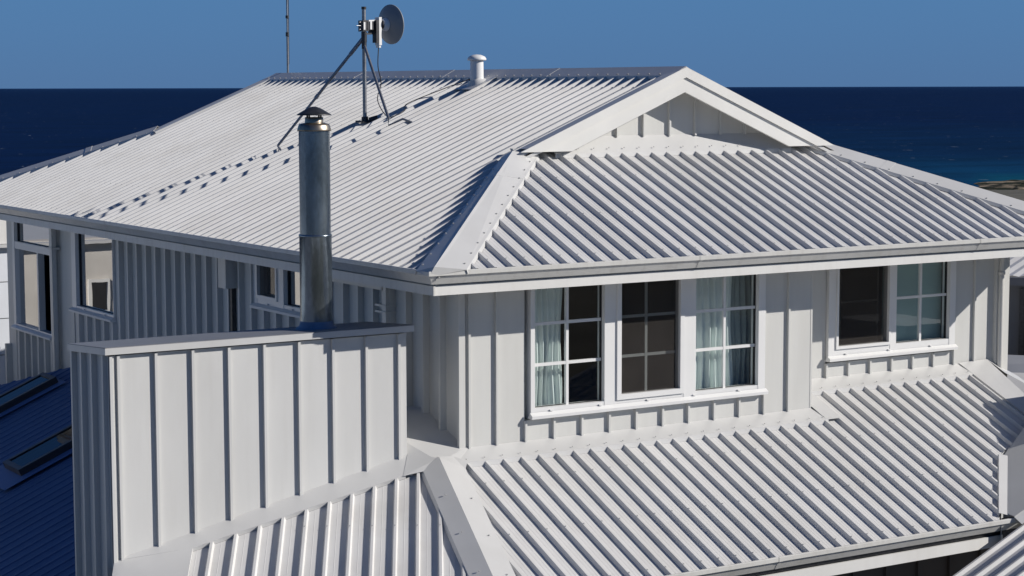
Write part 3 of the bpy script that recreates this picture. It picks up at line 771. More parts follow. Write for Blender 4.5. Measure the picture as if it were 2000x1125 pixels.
# right verge flashing
b = MB(); b.plate([LF(7.27, -.11, .041), LF(7.52, -.02, .05), LF(7.70, 1.068, .05), LF(7.27, 1.068, .041)], .003)
b.plate([LF(7.27, -.11, .002), LF(7.27, .85, .002), LF(7.27, .85, .041), LF(7.27, -.11, .041)][::-1], .002)
vg = b.build('verge_flashing', M['flash'], house)
b = MB(); b.plate([LF(7.70, .8, .05), LF(8.3, .8, -.22), LF(8.3, 1.068, -.22), LF(7.70, 1.068, .05)], .003); b.build('verge_flashing', M['flash'], house)

# ------------------------------------------------------------------ thirty-degree bay slope left of the hip
PH = radians(30)
U3 = Vector((cos(PH), -sin(PH), 0)); D3 = Vector((-sin(PH), -cos(PH), 0)); V3 = Vector((sin(PH) * csl, cos(PH) * csl, snl)); N3 = U3.cross(V3)
A3 = Vector((.329, .415, zlow(0, .415)))
def B3(x, y, h=0.0):
    z = A3.z + TL * ((x - A3.x) * sin(PH) + (y - A3.y) * cos(PH)); return Vector((x, y, z)) + N3 * h
def uv3(x, y):
    p = B3(x, y) - A3; return (p.dot(U3), p.dot(V3))
YF3 = .44                                   # front edge line of the box apron
hipd = Vector((-.2642, -1.0))
p_top = uv3(hx(YF3) - .01, YF3); p_bot = uv3(hx(-2.2), -2.2)
left = uv3(-1.98, .49)
apr0 = uv3(-1.98, .49); apr1 = uv3(-.02, .43)
lo3 = [(left[0], -3.0), (0.9, -3.0)]
# upper limit: apron edge then hip line
hi3 = [(left[0], apr0[1]), (apr1[0], apr1[1]), (p_top[0], p_top[1]), (p_bot[0], p_bot[1])]
roof_face(A3, U3, V3, lo3, hi3, uv3(-.061, .43)[0] - .03, M['roof'], screws=(2.1, 1.3), label='steep-looking bay roof slope in front of the chimney chase')
# hip cap
def hipP(y, h): p = LF(hx(y), y); return p + Vector((0, 0, h))
y0, y1 = .425, -2.2
hcap = cap((hipP(y0, .085), hipP(y1, .085)), (B3(hx(y0) - .17, y0 + .0, rt_h), B3(hx(y1) - .17, y1, rt_h)), (LF(hx(y0) + .19, y0 - .12, rt_h), LF(hx(y1) + .19, y1 - .12, rt_h)),
           nl=N3, nr=NFL, label='broad hip cap of the lower roof')
screws_along(hcap, B3(hx(y0) - .08, y0, rt_h + .03), B3(hx(y1) - .08, y1, rt_h + .03), .55, n=N3, r=.007, start=.5)
screws_along(hcap, LF(hx(y0) + .11, y0 - .1, rt_h + .02), LF(hx(y1) + .11, y1 - .1, rt_h + .02), .55, n=NFL, r=.007, start=.5)
# transition sheets between box, hip and wall corner
b = MB()
b.plate([B3(.12, .66, .045), B3(hx(.425) - .0, .42, .06), Vector((.50, .385, zlow(0, .385) + .045)), Vector((.74, .598, zlow(0, .6) + .035)), Vector((.70, 1.32, -1.40)), Vector((.05, 1.32, -1.42))], .004)
b.plate([Vector((.05, 1.32, -1.42)), Vector((.70, 1.32, -1.40)), Vector((.70, 2.6, -1.41)), Vector((.05, 2.6, -1.43))], .004)
b.plate([B3(-.03, .425, .043), B3(.20, .38, .045), Vector((hx(.425), .43, zlow(0, .43) + .075)), B3(.16, .68, .05)], .003)
b.plate([Vector((hx(.40) + .02, .40, zlow(0, .40) + .07)), LF(.52, .30, .043), LF(.60, .40, .047), Vector((.50, .47, zlow(0, .47) + .05)), Vector((hx(.425), .46, zlow(0, .46) + .07))], .003)
b.build('junction_flashing', M['flash'], house, label='folded flashing at the foot of the wall corner')

# ------------------------------------------------------------------ chimney chase
BX0, BX1, BY0, BY1 = -2.60, .135, .65, 1.44
def zbox(x, y): return B3(x, y).z
bs = [-2.60, -2.536] + [-2.536 + .3235 * i for i in range(1, 9)] + [BX1]
def lob(u): return zbox(u, BY0) + .02
ch = clad((0, BY0, 0), (1, 0, 0), (0, -1, 0), bs, lob, -.585, M['box'], wname='chimney_chase', label='metal-clad box chase with a flat sloping cap', rib=.029, rw=.012)
# left side panels and the other faces
for p, q_ in zip([.65, .71, .97, 1.21], [.71, .97, 1.21, 1.44]):
    m_ = MB(); m_.plate([Vector((BX0, q_, -3.6)), Vector((BX0, p, -3.6)), Vector((BX0, p, -.585)), Vector((BX0, q_, -.585))], .012)
    m_.box(BX0 - .045, BX0, q_ - .02, q_ + .012, -3.6, -.585); m_.build('cladding_panel', M['box'], ch)
MB().box(BX0 - .012, BX0 + .03, BY0 - .014, BY0 + .05, lob(BX0) - .03, -.585).build('corner_trim', M['box'], ch)
MB().box(BX0 + .02, BX1, BY1 - .02, BY1, -3.5, -.585).box(BX1 - .012, BX1, BY0 + .02, BY1 - .021, -2.2, -.585).build('side_panels', M['box'], ch)
MB().box(BX0 + .012, BX0 + .3, BY0 + .04, BY0 + .06, -3.6, -1.9).build('side_panels', M['box'], ch)
cpb = MB()
zf, zk = -.515, -.575
X0, X1, Y0_, Y1_ = BX0 - .055, BX1 + .055, BY0 - .05, BY1 + .05
v = [(X0, Y0_, zf - .055), (X1, Y0_, zf - .055), (X1, Y1_, zk - .055), (X0, Y1_, zk - .055), (X0, Y0_, zf), (X1, Y0_, zf), (X1, Y1_, zk), (X0, Y1_, zk)]
cpb.add(v, [(0, 3, 2, 1), (4, 5, 6, 7), (0, 1, 5, 4), (1, 2, 6, 5), (2, 3, 7, 6), (3, 0, 4, 7)])
cpb.build('chase_cap', M['flash'], ch, label='flat folded cap on the chase')
MB().plate([Vector((X0 + .004, Y0_ + .004, zf + .005)), Vector((X1 - .004, Y0_ + .004, zf + .005)), Vector((X1 - .004, Y1_ - .004, zk + .005)), Vector((X0 + .004, Y1_ - .004, zk + .005))], .004).build('cap_top_sheet', M['zinc'], ch, label='dull grey top sheet of the cap')
# apron at the foot of the chase
b = MB(); xa, xb = -2.60, .14
b.plate([B3(-1.98, .49, rt_h), B3(-.0, .43, rt_h), B3(.14, .60, .05), Vector((xb, BY0 - .002, lob(xb) + .03)), Vector((xa, BY0 - .002, lob(xa) + .03))], .003)
b.plate([B3(-1.98, .49, .002), B3(-.0, .43, .002), B3(-.0, .43, rt_h), B3(-1.98, .49, rt_h)], .002)
b.build('apron_flashing', M['flash'], house)
# left cap of the bay slope (towards the shaded slope)
b = MB()
b.plate([Vector((-2.60, BY0 - .002, lob(-2.6) + .028)), B3(-3.50, -1.1, .03), B3(-2.98, -1.24, rt_h), B3(-1.98, .49, rt_h)], .003)
b.plate([B3(-2.98, -1.24, .002), B3(-1.98, .49, .002), B3(-1.98, .49, rt_h), B3(-2.98, -1.24, rt_h)], .002)
b.build('hip_cap', M['flash'], house)

# ------------------------------------------------------------------ shaded left lower roof with skylights
def LLz(x): return -2.05 + TL * (x - .7)
NLL = Vector((-snl, 0, csl))
def LL(x, y, h=0.0): return Vector((x, y, LLz(x))) + NLL * h
vl = lambda x: (x - .7) * kl
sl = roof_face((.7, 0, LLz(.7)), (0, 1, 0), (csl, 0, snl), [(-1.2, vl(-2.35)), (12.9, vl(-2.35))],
          [(-1.2, vl(-2.0)), (1.2, vl(.6)), (10.4, vl(.68)), (11.40, vl(-.10)), (12.9, vl(-1.3))], .05, M['navy'], label='lower left roof slope in the shadow of the house, its blue colour deepening the shade', rib=.012)
b = MB(); b.plate([LL(-2.4, -1.2, -.02), LL(-2.4, -1.2, -.02) + Vector((0, 0, -2.6)), LL(-2.4, 13.2, -.02) + Vector((0, 0, -2.6)), LL(-2.4, 13.2, -.02)], .1); b.build('wall', M['wall'], house, label='low side wall under the left eave')
gutter_run((-2.45, 12.9, LLz(-2.35) + .0), (-2.45, -1.2, LLz(-2.35) + .0), (-1, 0, 0), brd=False)
def skylight(x0, x1, y0, y1, label):
    P = lambda x, y, h: LL(x, y, h)
    kb = MB(); h = .12
    ring = [(x0, y0), (x1, y0), (x1, y1), (x0, y1)]
    inn = [(x0 + .06, y0 + .06), (x1 - .06, y0 + .06), (x1 - .06, y1 - .06), (x0 + .06, y1 - .06)]
    vs = [P(*p, 0) for p in ring] + [P(*p, h) for p in ring] + [P(*p, h) for p in inn] + [P(*p, h - .02) for p in inn]
    fs = []
    for i in range(4):
        j = (i + 1) % 4; fs += [(i, j, j + 4, i + 4), (i + 4, j + 4, j + 8, i + 8), (i + 8, j + 8, j + 12, i + 12)]
    kb.add(vs, fs); o = kb.build('skylight', M['curbside'], house, label)
    MB().add([P(*p, h - .012) for p in inn], [(0, 1, 2, 3)]).build('pane', M['skylight'], o)
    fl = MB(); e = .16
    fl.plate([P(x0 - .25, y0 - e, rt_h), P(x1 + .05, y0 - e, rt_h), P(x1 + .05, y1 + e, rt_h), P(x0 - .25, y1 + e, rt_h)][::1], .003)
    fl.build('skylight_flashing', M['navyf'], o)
    return o
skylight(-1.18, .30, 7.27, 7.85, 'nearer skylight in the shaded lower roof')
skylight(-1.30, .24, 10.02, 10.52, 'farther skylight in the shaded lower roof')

# ------------------------------------------------------------------ wing at the lower right
TW = T
def WG(x, y, h=0.0): return Vector((x, y, -2.56 + TW * (x - 5.72))) + NL * h
roof_face(WG(5.72, 0), (0, 1, 0), (cs, 0, sn), [(-6.0, -3.0), (-1.47, -3.0)], [(-6.0, 2.8), (-1.47, 2.8)], .03, M['roof'], label='wing roof running under the end of the lower gutter')
b = MB()
for (p_, q_) in (((5.42, -1.385), (6.31, -.47)), ((6.31, -.47), (7.36, -.08))):
    b.plate([LF(*p_) - Vector((0, 0, .35)), LF(*q_) - Vector((0, 0, .35)), LF(*q_) + Vector((0, 0, .01)), LF(*p_) + Vector((0, 0, .01))][::-1], .004)
b.build('valley_closure', M['flash'], house)
b = MB(); b.plate([WG(5.60, -1.43, .13), WG(8.3, -1.43, .13), WG(8.3, .27, .13), WG(6.40, -.49, .13), WG(5.62, -1.30, .13)], .004)
b.build('valley_flashing', M['flash'], house, label='smooth grey flashing of the wing beside the lower roof')
b = MB(); b.plate([WG(5.60, -1.50, .06), WG(8.3, -1.50, .06), WG(8.3, -1.42, .125), WG(5.60, -1.42, .125)], .003); b.build('verge_flashing', M['flash'], house)
A_, B_ = LF(6.31, -.47, .045), LF(5.47, -1.29, .045)
A2, B2 = LF(6.43, -.52, .03), LF(5.60, -1.345, .03)
b = MB(); b.plate([B_, B2, A2, A_], .003); b.plate([LF(6.31, -.47, -.06), B_ - Vector((0, 0, .1)), B_, A_][::-1], .003); b.build('valley_flashing', M['flash'], house)
b = MB(); b.box(7.80, 8.6, -1.4, -.25, -2.0, -1.22); b.build('ridge_box', M['flash'], house)

# ------------------------------------------------------------------ flue
FX, FY = -.535, 1.06
fl = thing('flue', 'tall round galvanised metal flue standing on the cap of the clad chimney chase', 'flue', (FX, FY, -.53))
def cw(o, p): o.matrix_parent_inverse = Matrix.Translation(-Vector(p.location)); return o
def part(mb, name, m, p, label=None, kind=None):
    o = mb.build(name, m, p, label, kind)
    root = p
    while root.parent: root = root.parent
    if p is root: o.matrix_parent_inverse = Matrix.Translation(-Vector(p.location))
    return o
r = .136
part(MB().lathe((FX, FY, 0), [(r + .006, -.54), (r + .006, .27), (r + .008, .272), (r + .008, .285), (r, .287)], 48), 'flue_pipe', M['flue'], fl, 'lower pipe section')
part(MB().lathe((FX, FY, 0), [(r, .26), (r, 1.215)], 48), 'flue_pipe', M['flue'], fl, 'upper pipe section')
part(MB().lathe((FX, FY, 0), [(r + .007, .270), (r + .011, .274), (r + .011, .288), (r + .002, .292)], 48), 'joint_band', M['flue'], fl)
part(MB().lathe((FX, FY, 0), [(r, 1.195), (r + .012, 1.19), (r + .012, 1.20), (r + .002, 1.235), (r - .005, 1.25), (.085, 1.262), (.085, 1.25)], 48), 'top_collar', M['brass'], fl)
part(MB().lathe((FX, FY, 0), [(.080, 1.24), (.080, 1.305), (.076, 1.31), (.07, 1.30)], 40), 'inner_pipe', M['brass'], fl)
q = MB()
for a in (.5, 2.07, 3.64, 5.2):
    x, y = FX + .072 * cos(a), FY + .072 * sin(a); q.box(x - .006, x + .006, y - .006, y + .006, 1.28, 1.345)
part(q, 'cowl_strut', M['dkmetal'], fl)
part(MB().lathe((FX, FY, 0), [(.010, 1.335), (.150, 1.326), (.152, 1.332), (.135, 1.342), (.06, 1.386), (.022, 1.400), (.001, 1.402)], 48), 'cowl', M['dkmetal'], fl, 'dark conical rain cowl')
part(MB().lathe((FX, FY, 0), [(r + .05, -.548), (r + .045, -.535), (r + .015, -.515), (r + .006, -.47)], 40), 'base_flashing', M['lead'], fl)

# roof vent
VX, VY = 3.885, 5.61; vz = T * VX + ZO
vt = thing('roof_vent', 'short white round vent pipe with a domed cap just below the ridge', 'vent', (VX, VY, vz))
part(MB().lathe((VX, VY, vz), [(.082, -.05), (.078, .295), (.076, .31)], 32), 'vent_pipe', M['plastic'], vt)
part(MB().lathe((VX, VY, vz), [(.085, .31), (.108, .302), (.112, .31), (.112, .325), (.095, .348), (.05, .368), (.001, .373)], 32), 'vent_cap', M['plastic'], vt)
part(MB().lathe((VX, VY, vz + .02), [(.15, -.01), (.13, .02), (.095, .045), (.08, .08)], 24, ax=(-sn, 0, cs)), 'base_flashing', M['flash'], vt)
b = MB(); b.plate([L_(VX - .18, VY - .2, .042), L_(VX - .18, VY + .2, .042), L_(XR - .1, VY + .2, .042), L_(XR - .1, VY - .2, .042)][::-1], .003); part(b, 'base_tray', M['flash'], vt)

# thin mast beyond the ridge
ms = thing('radio_mast', 'thin whip mast rising out of frame behind the far end of the ridge', 'mast', (4.30, 11.56, 1.62))
mx_, my_ = 4.30, 11.56
part(MB().tube([(mx_, my_, 1.62), (mx_, my_, 2.35)], .017, 8), 'mast_tube', M['galvtube'], ms)
part(MB().tube([(mx_, my_, 2.33), (mx_, my_, 3.6)], .0135, 8), 'mast_tube', M['galvtube'], ms)
part(MB().tube([(mx_, my_, 2.30), (mx_, my_, 2.36)], .027, 8).tube([(mx_, my_, 2.56), (mx_, my_, 2.60)], .026, 8), 'joint_clamp', M['dkmetal'], ms)
part(MB().tube([(mx_ + .02, my_, 1.9), (mx_ + .024, my_, 2.6), (mx_ + .018, my_, 3.5)], .005, 6), 'cable', M['black'], ms)

# dish antenna on its tripod --------------------------------------------
PX, PY = 2.805, 6.40; pz = T * PX + ZO
an = thing('dish_antenna', 'round grey dish antenna on a tripod mast standing on the left roof slope', 'antenna', (PX, PY, pz))
part(MB().tube([(PX, PY, pz + .03), (PX, PY, 2.50)], .024, 12), 'mast', M['galvtube'], an)
part(MB().tube([(PX, PY, 2.485), (PX, PY, 2.515)], .029, 12), 'mast_cap', M['black'], an)
part(MB().box(PX - .09, PX + .09, PY - .07, PY + .07, pz + .02, pz + .045).tube([(PX, PY, pz + .03), (PX, PY, pz + .09)], .04, 12).tube([(PX + .03, PY - .05, pz + .05), (PX + .12, PY - .10, pz + .08)], .03, 8), 'mast_foot', M['dkmetal'], an)
f1 = L_(2.02, 7.12, .04) + Vector((0, 0, .03)); a1 = Vector((PX, PY, 2.16))
part(MB().tube([a1, a1.lerp(f1, .16)], .024, 8).tube([a1.lerp(f1, .15), a1.lerp(f1, .55)], .019, 8).tube([a1.lerp(f1, .54), f1], .016, 8).tube([a1.lerp(f1, .53), a1.lerp(f1, .56)], .024, 8).tube([f1, f1 + Vector((.03, -.05, -.07)), f1 + Vector((.12, -.12, -.03))], .014, 6), 'brace_leg', M['galvtube'], an)
f2 = L_(2.68, 5.56, .04) + Vector((0, 0, .02)); a2 = Vector((PX, PY, 2.07))
part(MB().tube([a2, f2 + Vector((0, 0, .08))], .018, 8).tube([f2 + Vector((0, 0, .09)), f2, f2 + Vector((.12, -.12, .07)), f2 + Vector((.22, -.16, .03))], .015, 6), 'brace_leg', M['galvtube'], an)
f3 = L_(3.45, 6.75, .04)
part(MB().tube([(PX, PY, 2.22), (PX, PY, 2.10)], .034, 10).tube([(PX, PY, 2.10), (PX, PY, 2.02)], .030, 10), 'brace_collar', M['dkmetal'], an)
# dish: axis points away from the lens and to the right
ax = Vector((sin(radians(79)), cos(radians(79)), .05)).normalized()
side = Vector((cam.location.x, 0, 0))
DC = Vector((PX, PY, 2.295)) + ax * .30 + Vector((.0, -.04, 0))      # vertex side of the dish
R0 = .228
prof = [(0.001, 0.0)] + [(R0 * i / 12, .085 * (i / 12) ** 2) for i in range(1, 13)] + [(R0 + .008, .086), (R0 + .008, .098), (R0 - .004, .096)] + [((R0 - .006) * i / 12, .012 + .080 * (i / 12) ** 2) for i in range(11, -1, -1)]
part(MB().lathe(DC, prof, 56, ax=ax), 'reflector', M['dish'], an, 'shallow grey reflector seen from behind')
part(MB().lathe(DC - ax * .055, [(.001, 0), (.06, 0), (.068, .02), (.075, .045), (.08, .062)], 28, ax=ax), 'hub', M['plastic'], an)
part(MB().lathe(DC - ax * .085, [(.001, 0), (.055, 0), (.055, .035)], 20, ax=ax), 'hub_plate', M['dkmetal'], an)
part(MB().tube([DC + ax * .01, DC + ax * .14], .018, 10).lathe(DC + ax * .14, [(.001, .02), (.035, .015), (.035, -.01), (.001, -.015)], 16, ax=ax), 'feed_horn', M['plastic'], an)
rx = ax.cross(Vector((0, 0, 1))).normalized(); Zv = Vector((0, 0, 1))
O_ = Vector((PX, PY, 2.295))
Dd = (DC - O_).dot(ax)
q = MB(); q.obox(DC - ax * .105, ax, Zv, rx, -.02, .02, -.24, .09, -.04, .04); q.obox(DC - ax * .105, ax, Zv, rx, -.012, .012, -.27, -.24, -.03, .03)
part(q, 'radio_unit', M['plastic'], an)
q = MB(); q.obox(DC - ax * .105, ax, Zv, rx, -.06, -.02, -.21, .06, -.038, .038); part(q, 'heat_sink', M['dkmetal'], an)
q = MB(); q.obox(O_, ax, Zv, rx, .02, Dd - .17, -.055, .045, -.05, .05); q.obox(O_, ax, Zv, rx, .0, .10, -.11, -.09, -.035, .035); q.obox(O_, ax, Zv, rx, .09, .10, -.10, -.05, -.035, .035)
part(q, 'bracket', M['dkmetal'], an)
q = MB(); q.obox(O_, ax, Zv, rx, .035, Dd - .13, .046, .062, -.05, .05); q.obox(O_, ax, Zv, rx, .05, .075, -.05, .045, .051, .058); part(q, 'bracket_plate', M['plastic'], an)
q = MB(); q.obox(O_, ax, Zv, rx, -.05, .04, -.07, .06, -.045, .045); part(q, 'mast_clamp', M['dkmetal'], an)
q = MB(); q.obox(O_, ax, Zv, rx, -.045, -.02, -.05, .04, .046, .052)
part(q, 'clamp_face', M['plastic'], an)
q = MB()
for dz in (-.045, .0, .04):
    q.tube([O_ - ax * .13 + rx * .02 + Zv * dz if dz == 0 else O_ - ax * .085 + rx * .02 + Zv * dz, O_ + rx * .02 + Zv * dz], .006, 6)
part(q, 'clamp_bolts', M['galvtube'], an)
# cable from the radio down to the roof and up to the ridge
c0 = DC - ax * .105 + Zv * -.27
cb = MB(); pts = []
ctl = [c0, c0 + Vector((-.02, -.02, -.22)), c0 + Vector((.03, .0, -.42)), c0 + Vector((-.03, -.02, -.62)), L_(2.93, 6.05, .05), L_(2.98, 5.9, .045), L_(3.12, 5.95, .045), L_(3.3, 6.2, .045), L_(3.75, 6.05, .045), L_(3.92, 5.95, .045), L_(4.05, 5.9, .05)]
for i in range(len(ctl) - 1):
    p0 = ctl[max(i - 1, 0)]; p1 = ctl[i]; p2 = ctl[i + 1]; p3 = ctl[min(i + 2, len(ctl) - 1)]
    for j in range(6):
        t = j / 6
        pts.append(.5 * ((2 * p1) + (p2 - p0) * t + (2 * p0 - 5 * p1 + 4 * p2 - p3) * t * t + (3 * p1 - p0 - 3 * p2 + p3) * t ** 3))
pts.append(ctl[-1])
part(cb.tube(pts, .006, 6), 'cable', M['black'], an)

# ------------------------------------------------------------------ neighbouring houses
nb = thing('neighbour_house', 'pale neighbouring house seen as a narrow strip at the left edge beyond the corner', 'house', (-3, 18, -5.5))
yN = 17.2
b = MB(); b.box(-9.5, 6.0, yN + .02, 26, -5.6, -.95); part(b, 'wall', M['render'], nb)
for i in range(7):
    z1 = -1.0 - i * .60
    o = MB().box(1.05, 6.0, yN - .03, yN + .02, z1 - .585, z1); part(o, 'weatherboard', M['panel'], nb)
b = MB(); b.plate([Vector((-9.8, yN - .15, -.97)), Vector((6.2, yN - .15, -.97)), Vector((6.2, 26, -.62)), Vector((-9.8, 26, -.62))], .05); part(b, 'roof', M['flash'], nb)
b = MB(); b.box(1.05, 6.0, yN - .10, yN - .031, -.96, -.45); part(b, 'fascia', M['trim'], nb)
b = MB(); b.box(-13, -7.5, 3.0, yN - .2, -5.6, -.5); part(b, 'bounce_wall', M['bouncewall'], nb)  # added out of view to bounce sunlight onto the shaded left wall
b = MB(); b.box(-13.2, -7.35, 2.8, yN - .2, -.5, -.42); part(b, 'bounce_wall_top', M['flash'], nb)  # lid of the added bounce wall
def nwin(x0, x1, z0, z1):
    f_ = MB(); f_.box(x0 - .05, x1 + .05, yN - .04, yN + .015, z0 - .05, z1 + .05)
    o = part(f_, 'window', M['trim'], nb)
    MB().box(x0, x1, yN - .05, yN - .041, z0, z1).build('pane', M['black'], o)
nwin(-2.12, -1.86, -2.15, -1.68)

n2 = thing('neighbour_house', 'neighbouring house at the right edge with a corrugated roof and a charcoal wall', 'house', (18, 12, -5.5))
fwd = Vector((sin(radians(46.6)), cos(radians(46.6)), 0)); rgt = Vector((fwd.y, -fwd.x, 0))
C0 = Vector((-8.2487, -14.3788, 0)) + fwd * 33.0
def NP(a, d, z): q_ = C0 + rgt * a + fwd * d; return Vector((q_.x, q_.y, z))
b = MB(); b.plate([NP(-1.0, .3, -5.6), NP(7, .3, -5.6), NP(7, .3, -1.62), NP(-1.0, .3, -1.62)], .3); part(b, 'wall', M['dkwall'], n2)
rs = MB(); np_ = 90
for i in range(np_):
    a0 = -1.5 + i * .1; za = .02 * (i % 2)
    rs.quad(NP(a0, 0, -1.53 + .02 * (i % 2)), NP(a0 + .1, 0, -1.53 + .02 * ((i + 1) % 2)), NP(a0 + .1 + 1.5, 3.2, -.75 + .02 * ((i + 1) % 2)), NP(a0 + 1.5, 3.2, -.75 + .02 * (i % 2)))
part(rs, 'roof', M['roof'], n2, 'fine corrugated pale roof')
b = MB(); b.obox(NP(-1.5, -.05, 0), rgt, Vector((0, 0, 1)), fwd, 0, 9, -1.66, -1.53, -.1, .02); part(b, 'gutter', M['dkwall'], n2)
b = MB(); b.obox(NP(.12, .28, 0), rgt, Vector((0, 0, 1)), fwd, 0, 1.5, -3.0, -1.75, -.04, .0); o = part(b, 'window', M['dkmetal'], n2)
MB().obox(NP(.20, .22, 0), rgt, Vector((0, 0, 1)), fwd, 0, 1.3, -2.92, -1.83, -.02, .01).build('pane', M['black'], o)
# small pale lower roofs between the houses
b = MB(); b.plate([NP(-1.6, -4.5, -3.15), NP(2, -4.5, -3.30), NP(2, -1.0, -2.95), NP(-1.6, -1.0, -2.95)], .06)
b.plate([NP(-1.6, -1.0, -2.94), NP(2, -1.2, -3.0), NP(2, -1.0, -2.7), NP(-1.6, -.8, -2.7)], .06); part(b, 'lower_roof', M['flash'], n2)

# ------------------------------------------------------------------ ground, coast, sea
def ground():
    b = MB(); xs = [-2000, -600, -250, -120, -60, -20, 0, 20, 60, 120, 250, 600, 2000]; rows = [(-300, -5.6), (0, -5.6), (40, -5.7), (90, -7.5), (160, -10), (260, -15), (380, -19.6), (430, -21.5)]
    # rows measured along the seaward direction
    f_ = Vector((sin(.56), cos(.56), 0)); r_ = Vector((f_.y, -f_.x, 0)); vs = []
    for d, z in rows:
        for x in xs: p = f_ * d + r_ * x; vs.append((p.x, p.y, z + random.uniform(-.3, .3) * (d > 60)))
    n_ = len(xs)
    b.add(vs, [(j * n_ + i, j * n_ + i + 1, (j + 1) * n_ + i + 1, (j + 1) * n_ + i) for j in range(len(rows) - 1) for i in range(n_ - 1)])
    o = b.build('ground', mat('sandy_paving_ground', (0.13, 0.125, 0.105), rough=.95, spec=.1, var=.25, scale=.3, bump=.3, bscale=4)); o['kind'] = 'structure'
ground()
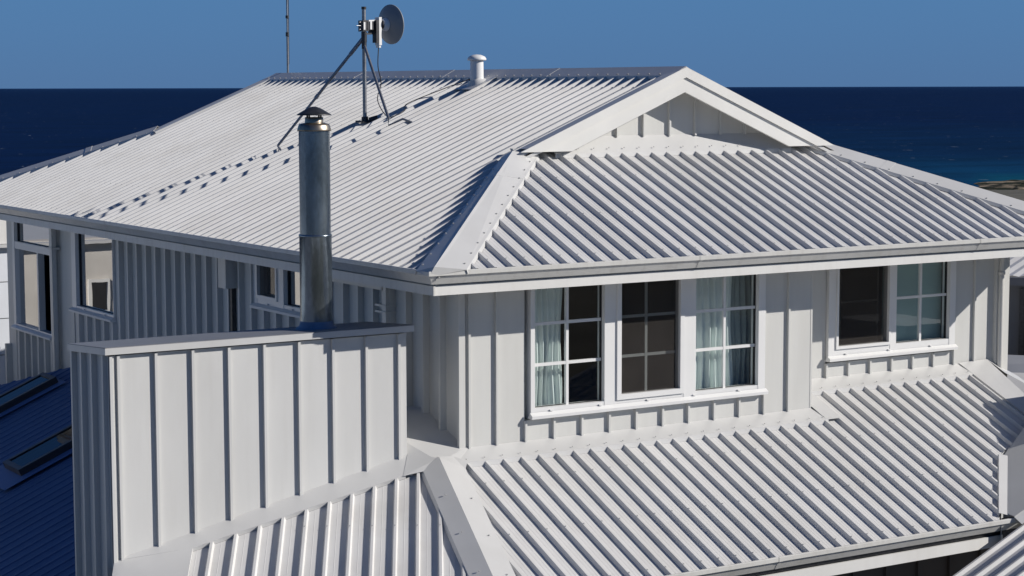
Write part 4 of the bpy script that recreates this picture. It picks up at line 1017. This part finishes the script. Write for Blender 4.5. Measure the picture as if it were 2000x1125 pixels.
def sea():
    m = bpy.data.materials.new('deep_sea_water'); m.use_nodes = True
    n, l = m.node_tree.nodes, m.node_tree.links; p = n["Principled BSDF"]
    geo = n.new("ShaderNodeNewGeometry")
    # distance from the shore drives shallow turquoise to deep navy
    dot = n.new("ShaderNodeVectorMath"); dot.operation = 'DOT_PRODUCT'; dot.inputs[1].default_value = (sin(.56), cos(.56), 0)
    dx = n.new("ShaderNodeVectorMath"); dx.operation = 'DOT_PRODUCT'; dx.inputs[1].default_value = (cos(.56), -sin(.56), 0)
    l.new(geo.outputs['Position'], dot.inputs[0]); l.new(geo.outputs['Position'], dx.inputs[0])
    mr = n.new("ShaderNodeMapRange"); mr.inputs[1].default_value = 440; mr.inputs[2].default_value = 1300
    l.new(dot.outputs['Value'], mr.inputs[0])
    mr2 = n.new("ShaderNodeMapRange"); mr2.inputs[1].default_value = -150; mr2.inputs[2].default_value = 120; mr2.inputs[3].default_value = 1; mr2.inputs[4].default_value = 0
    l.new(dx.outputs['Value'], mr2.inputs[0])
    mxm = n.new("ShaderNodeMath"); mxm.operation = 'ADD'; mxm.use_clamp = True
    l.new(mr.outputs[0], mxm.inputs[0]); l.new(mr2.outputs[0], mxm.inputs[1])
    cr = n.new("ShaderNodeValToRGB"); e = cr.color_ramp.elements
    e[0].position = 0; e[0].color = (.003, .075, .125, 1); e[1].position = 1; e[1].color = (.0008, .0065, .038, 1)
    x = e.new(.05); x.color = (.002, .034, .088, 1)
    x = e.new(.20); x.color = (.0012, .014, .050, 1)
    l.new(mxm.outputs[0], cr.inputs[0])
    mp = n.new("ShaderNodeMapping"); mp.inputs['Rotation'].default_value = (0, 0, .56); mp.inputs['Scale'].default_value = (.012, .035, 1)
    l.new(geo.outputs['Position'], mp.inputs[0])
    nz = n.new("ShaderNodeTexNoise"); nz.inputs['Scale'].default_value = 1.0; nz.inputs['Detail'].default_value = 10; nz.inputs['Roughness'].default_value = .75
    l.new(mp.outputs[0], nz.inputs['Vector'])
    var = n.new("ShaderNodeMapRange"); var.inputs[1].default_value = .3; var.inputs[2].default_value = .7; var.inputs[3].default_value = .55; var.inputs[4].default_value = 1.5
    l.new(nz.outputs['Fac'], var.inputs[0])
    far = n.new("ShaderNodeMapRange"); far.inputs[1].default_value = 5000; far.inputs[2].default_value = 60000
    l.new(dot.outputs['Value'], far.inputs[0])
    fx = n.new("ShaderNodeMix"); fx.data_type = 'RGBA'; l.new(far.outputs[0], fx.inputs[0]); l.new(cr.outputs[0], fx.inputs[6]); fx.inputs[7].default_value = (.008, .030, .095, 1)
    hs = n.new("ShaderNodeVectorMath"); hs.operation = 'SCALE'; l.new(fx.outputs[2], hs.inputs[0]); l.new(var.outputs[0], hs.inputs['Scale'])
    # scattered whitecaps
    mp2 = n.new("ShaderNodeMapping"); mp2.inputs['Rotation'].default_value = (0, 0, .56); mp2.inputs['Scale'].default_value = (.30, .11, 1)
    l.new(geo.outputs['Position'], mp2.inputs[0])
    n3 = n.new("ShaderNodeTexNoise"); n3.inputs['Scale'].default_value = 1; n3.inputs['Detail'].default_value = 3
    l.new(mp2.outputs[0], n3.inputs['Vector'])
    th = n.new("ShaderNodeMapRange"); th.inputs[1].default_value = .72; th.inputs[2].default_value = .75
    l.new(n3.outputs['Fac'], th.inputs[0])
    mx = n.new("ShaderNodeMix"); mx.data_type = 'RGBA'; l.new(th.outputs[0], mx.inputs[0]); l.new(hs.outputs[0], mx.inputs[6]); mx.inputs[7].default_value = (.25, .3, .35, 1)
    l.new(mx.outputs[2], p.inputs['Base Color'])
    setin(p, 'Roughness', .55); setin(p, 'Specular IOR Level', .03); setin(p, 'IOR', 1.33)
    b = MB(); R_ = 90000
    vs = [(0, 0, -20.2)] + [(R_ * cos(2 * pi * i / 96), R_ * sin(2 * pi * i / 96), -20.2) for i in range(96)]
    b.add(vs, [(0, i + 1, (i + 1) % 96 + 1) for i in range(96)])
    o = b.build('sea', m); o['kind'] = 'structure'
sea()
def headland():
    f_ = Vector((sin(radians(46.0)), cos(radians(46.0)), 0)); r_ = Vector((f_.y, -f_.x, 0)); c = Vector((-8.25, -14.4, 0))
    from mathutils import noise
    b = MB(); nx, ny = 150, 40; vs = []
    for j in range(ny + 1):
        for i in range(nx + 1):
            d = 230 + 240 * j / ny; x = -15 + 150 * i / nx
            p = c + f_ * d + r_ * x
            e = min(1, max(0, (x + 10 + 4 * noise.noise(Vector((d * .05, 0, 0)))) / 30)) * (1 - .35 * (j / ny) ** 2)
            z = -20.6 + 2.6 * e * (1 + .25 * noise.noise(p * .08)) + .9 * e * noise.noise(p * .35) + .4 * e * noise.noise(p * 1.1)
            if j == ny: z = -22
            vs.append((p.x, p.y, z))
    b.add(vs, [(j * (nx + 1) + i, j * (nx + 1) + i + 1, (j + 1) * (nx + 1) + i + 1, (j + 1) * (nx + 1) + i) for j in range(ny) for i in range(nx)])
    m = mat('dune_scrub', (0.34, 0.27, 0.20), rough=1, spec=.05, scale=.22, dark=(.018, .022, .014), bump=.6, bscale=1.2, lo_pos=.48, hi_pos=.74)
    o = b.build('headland', m); o['kind'] = 'structure'
headland()
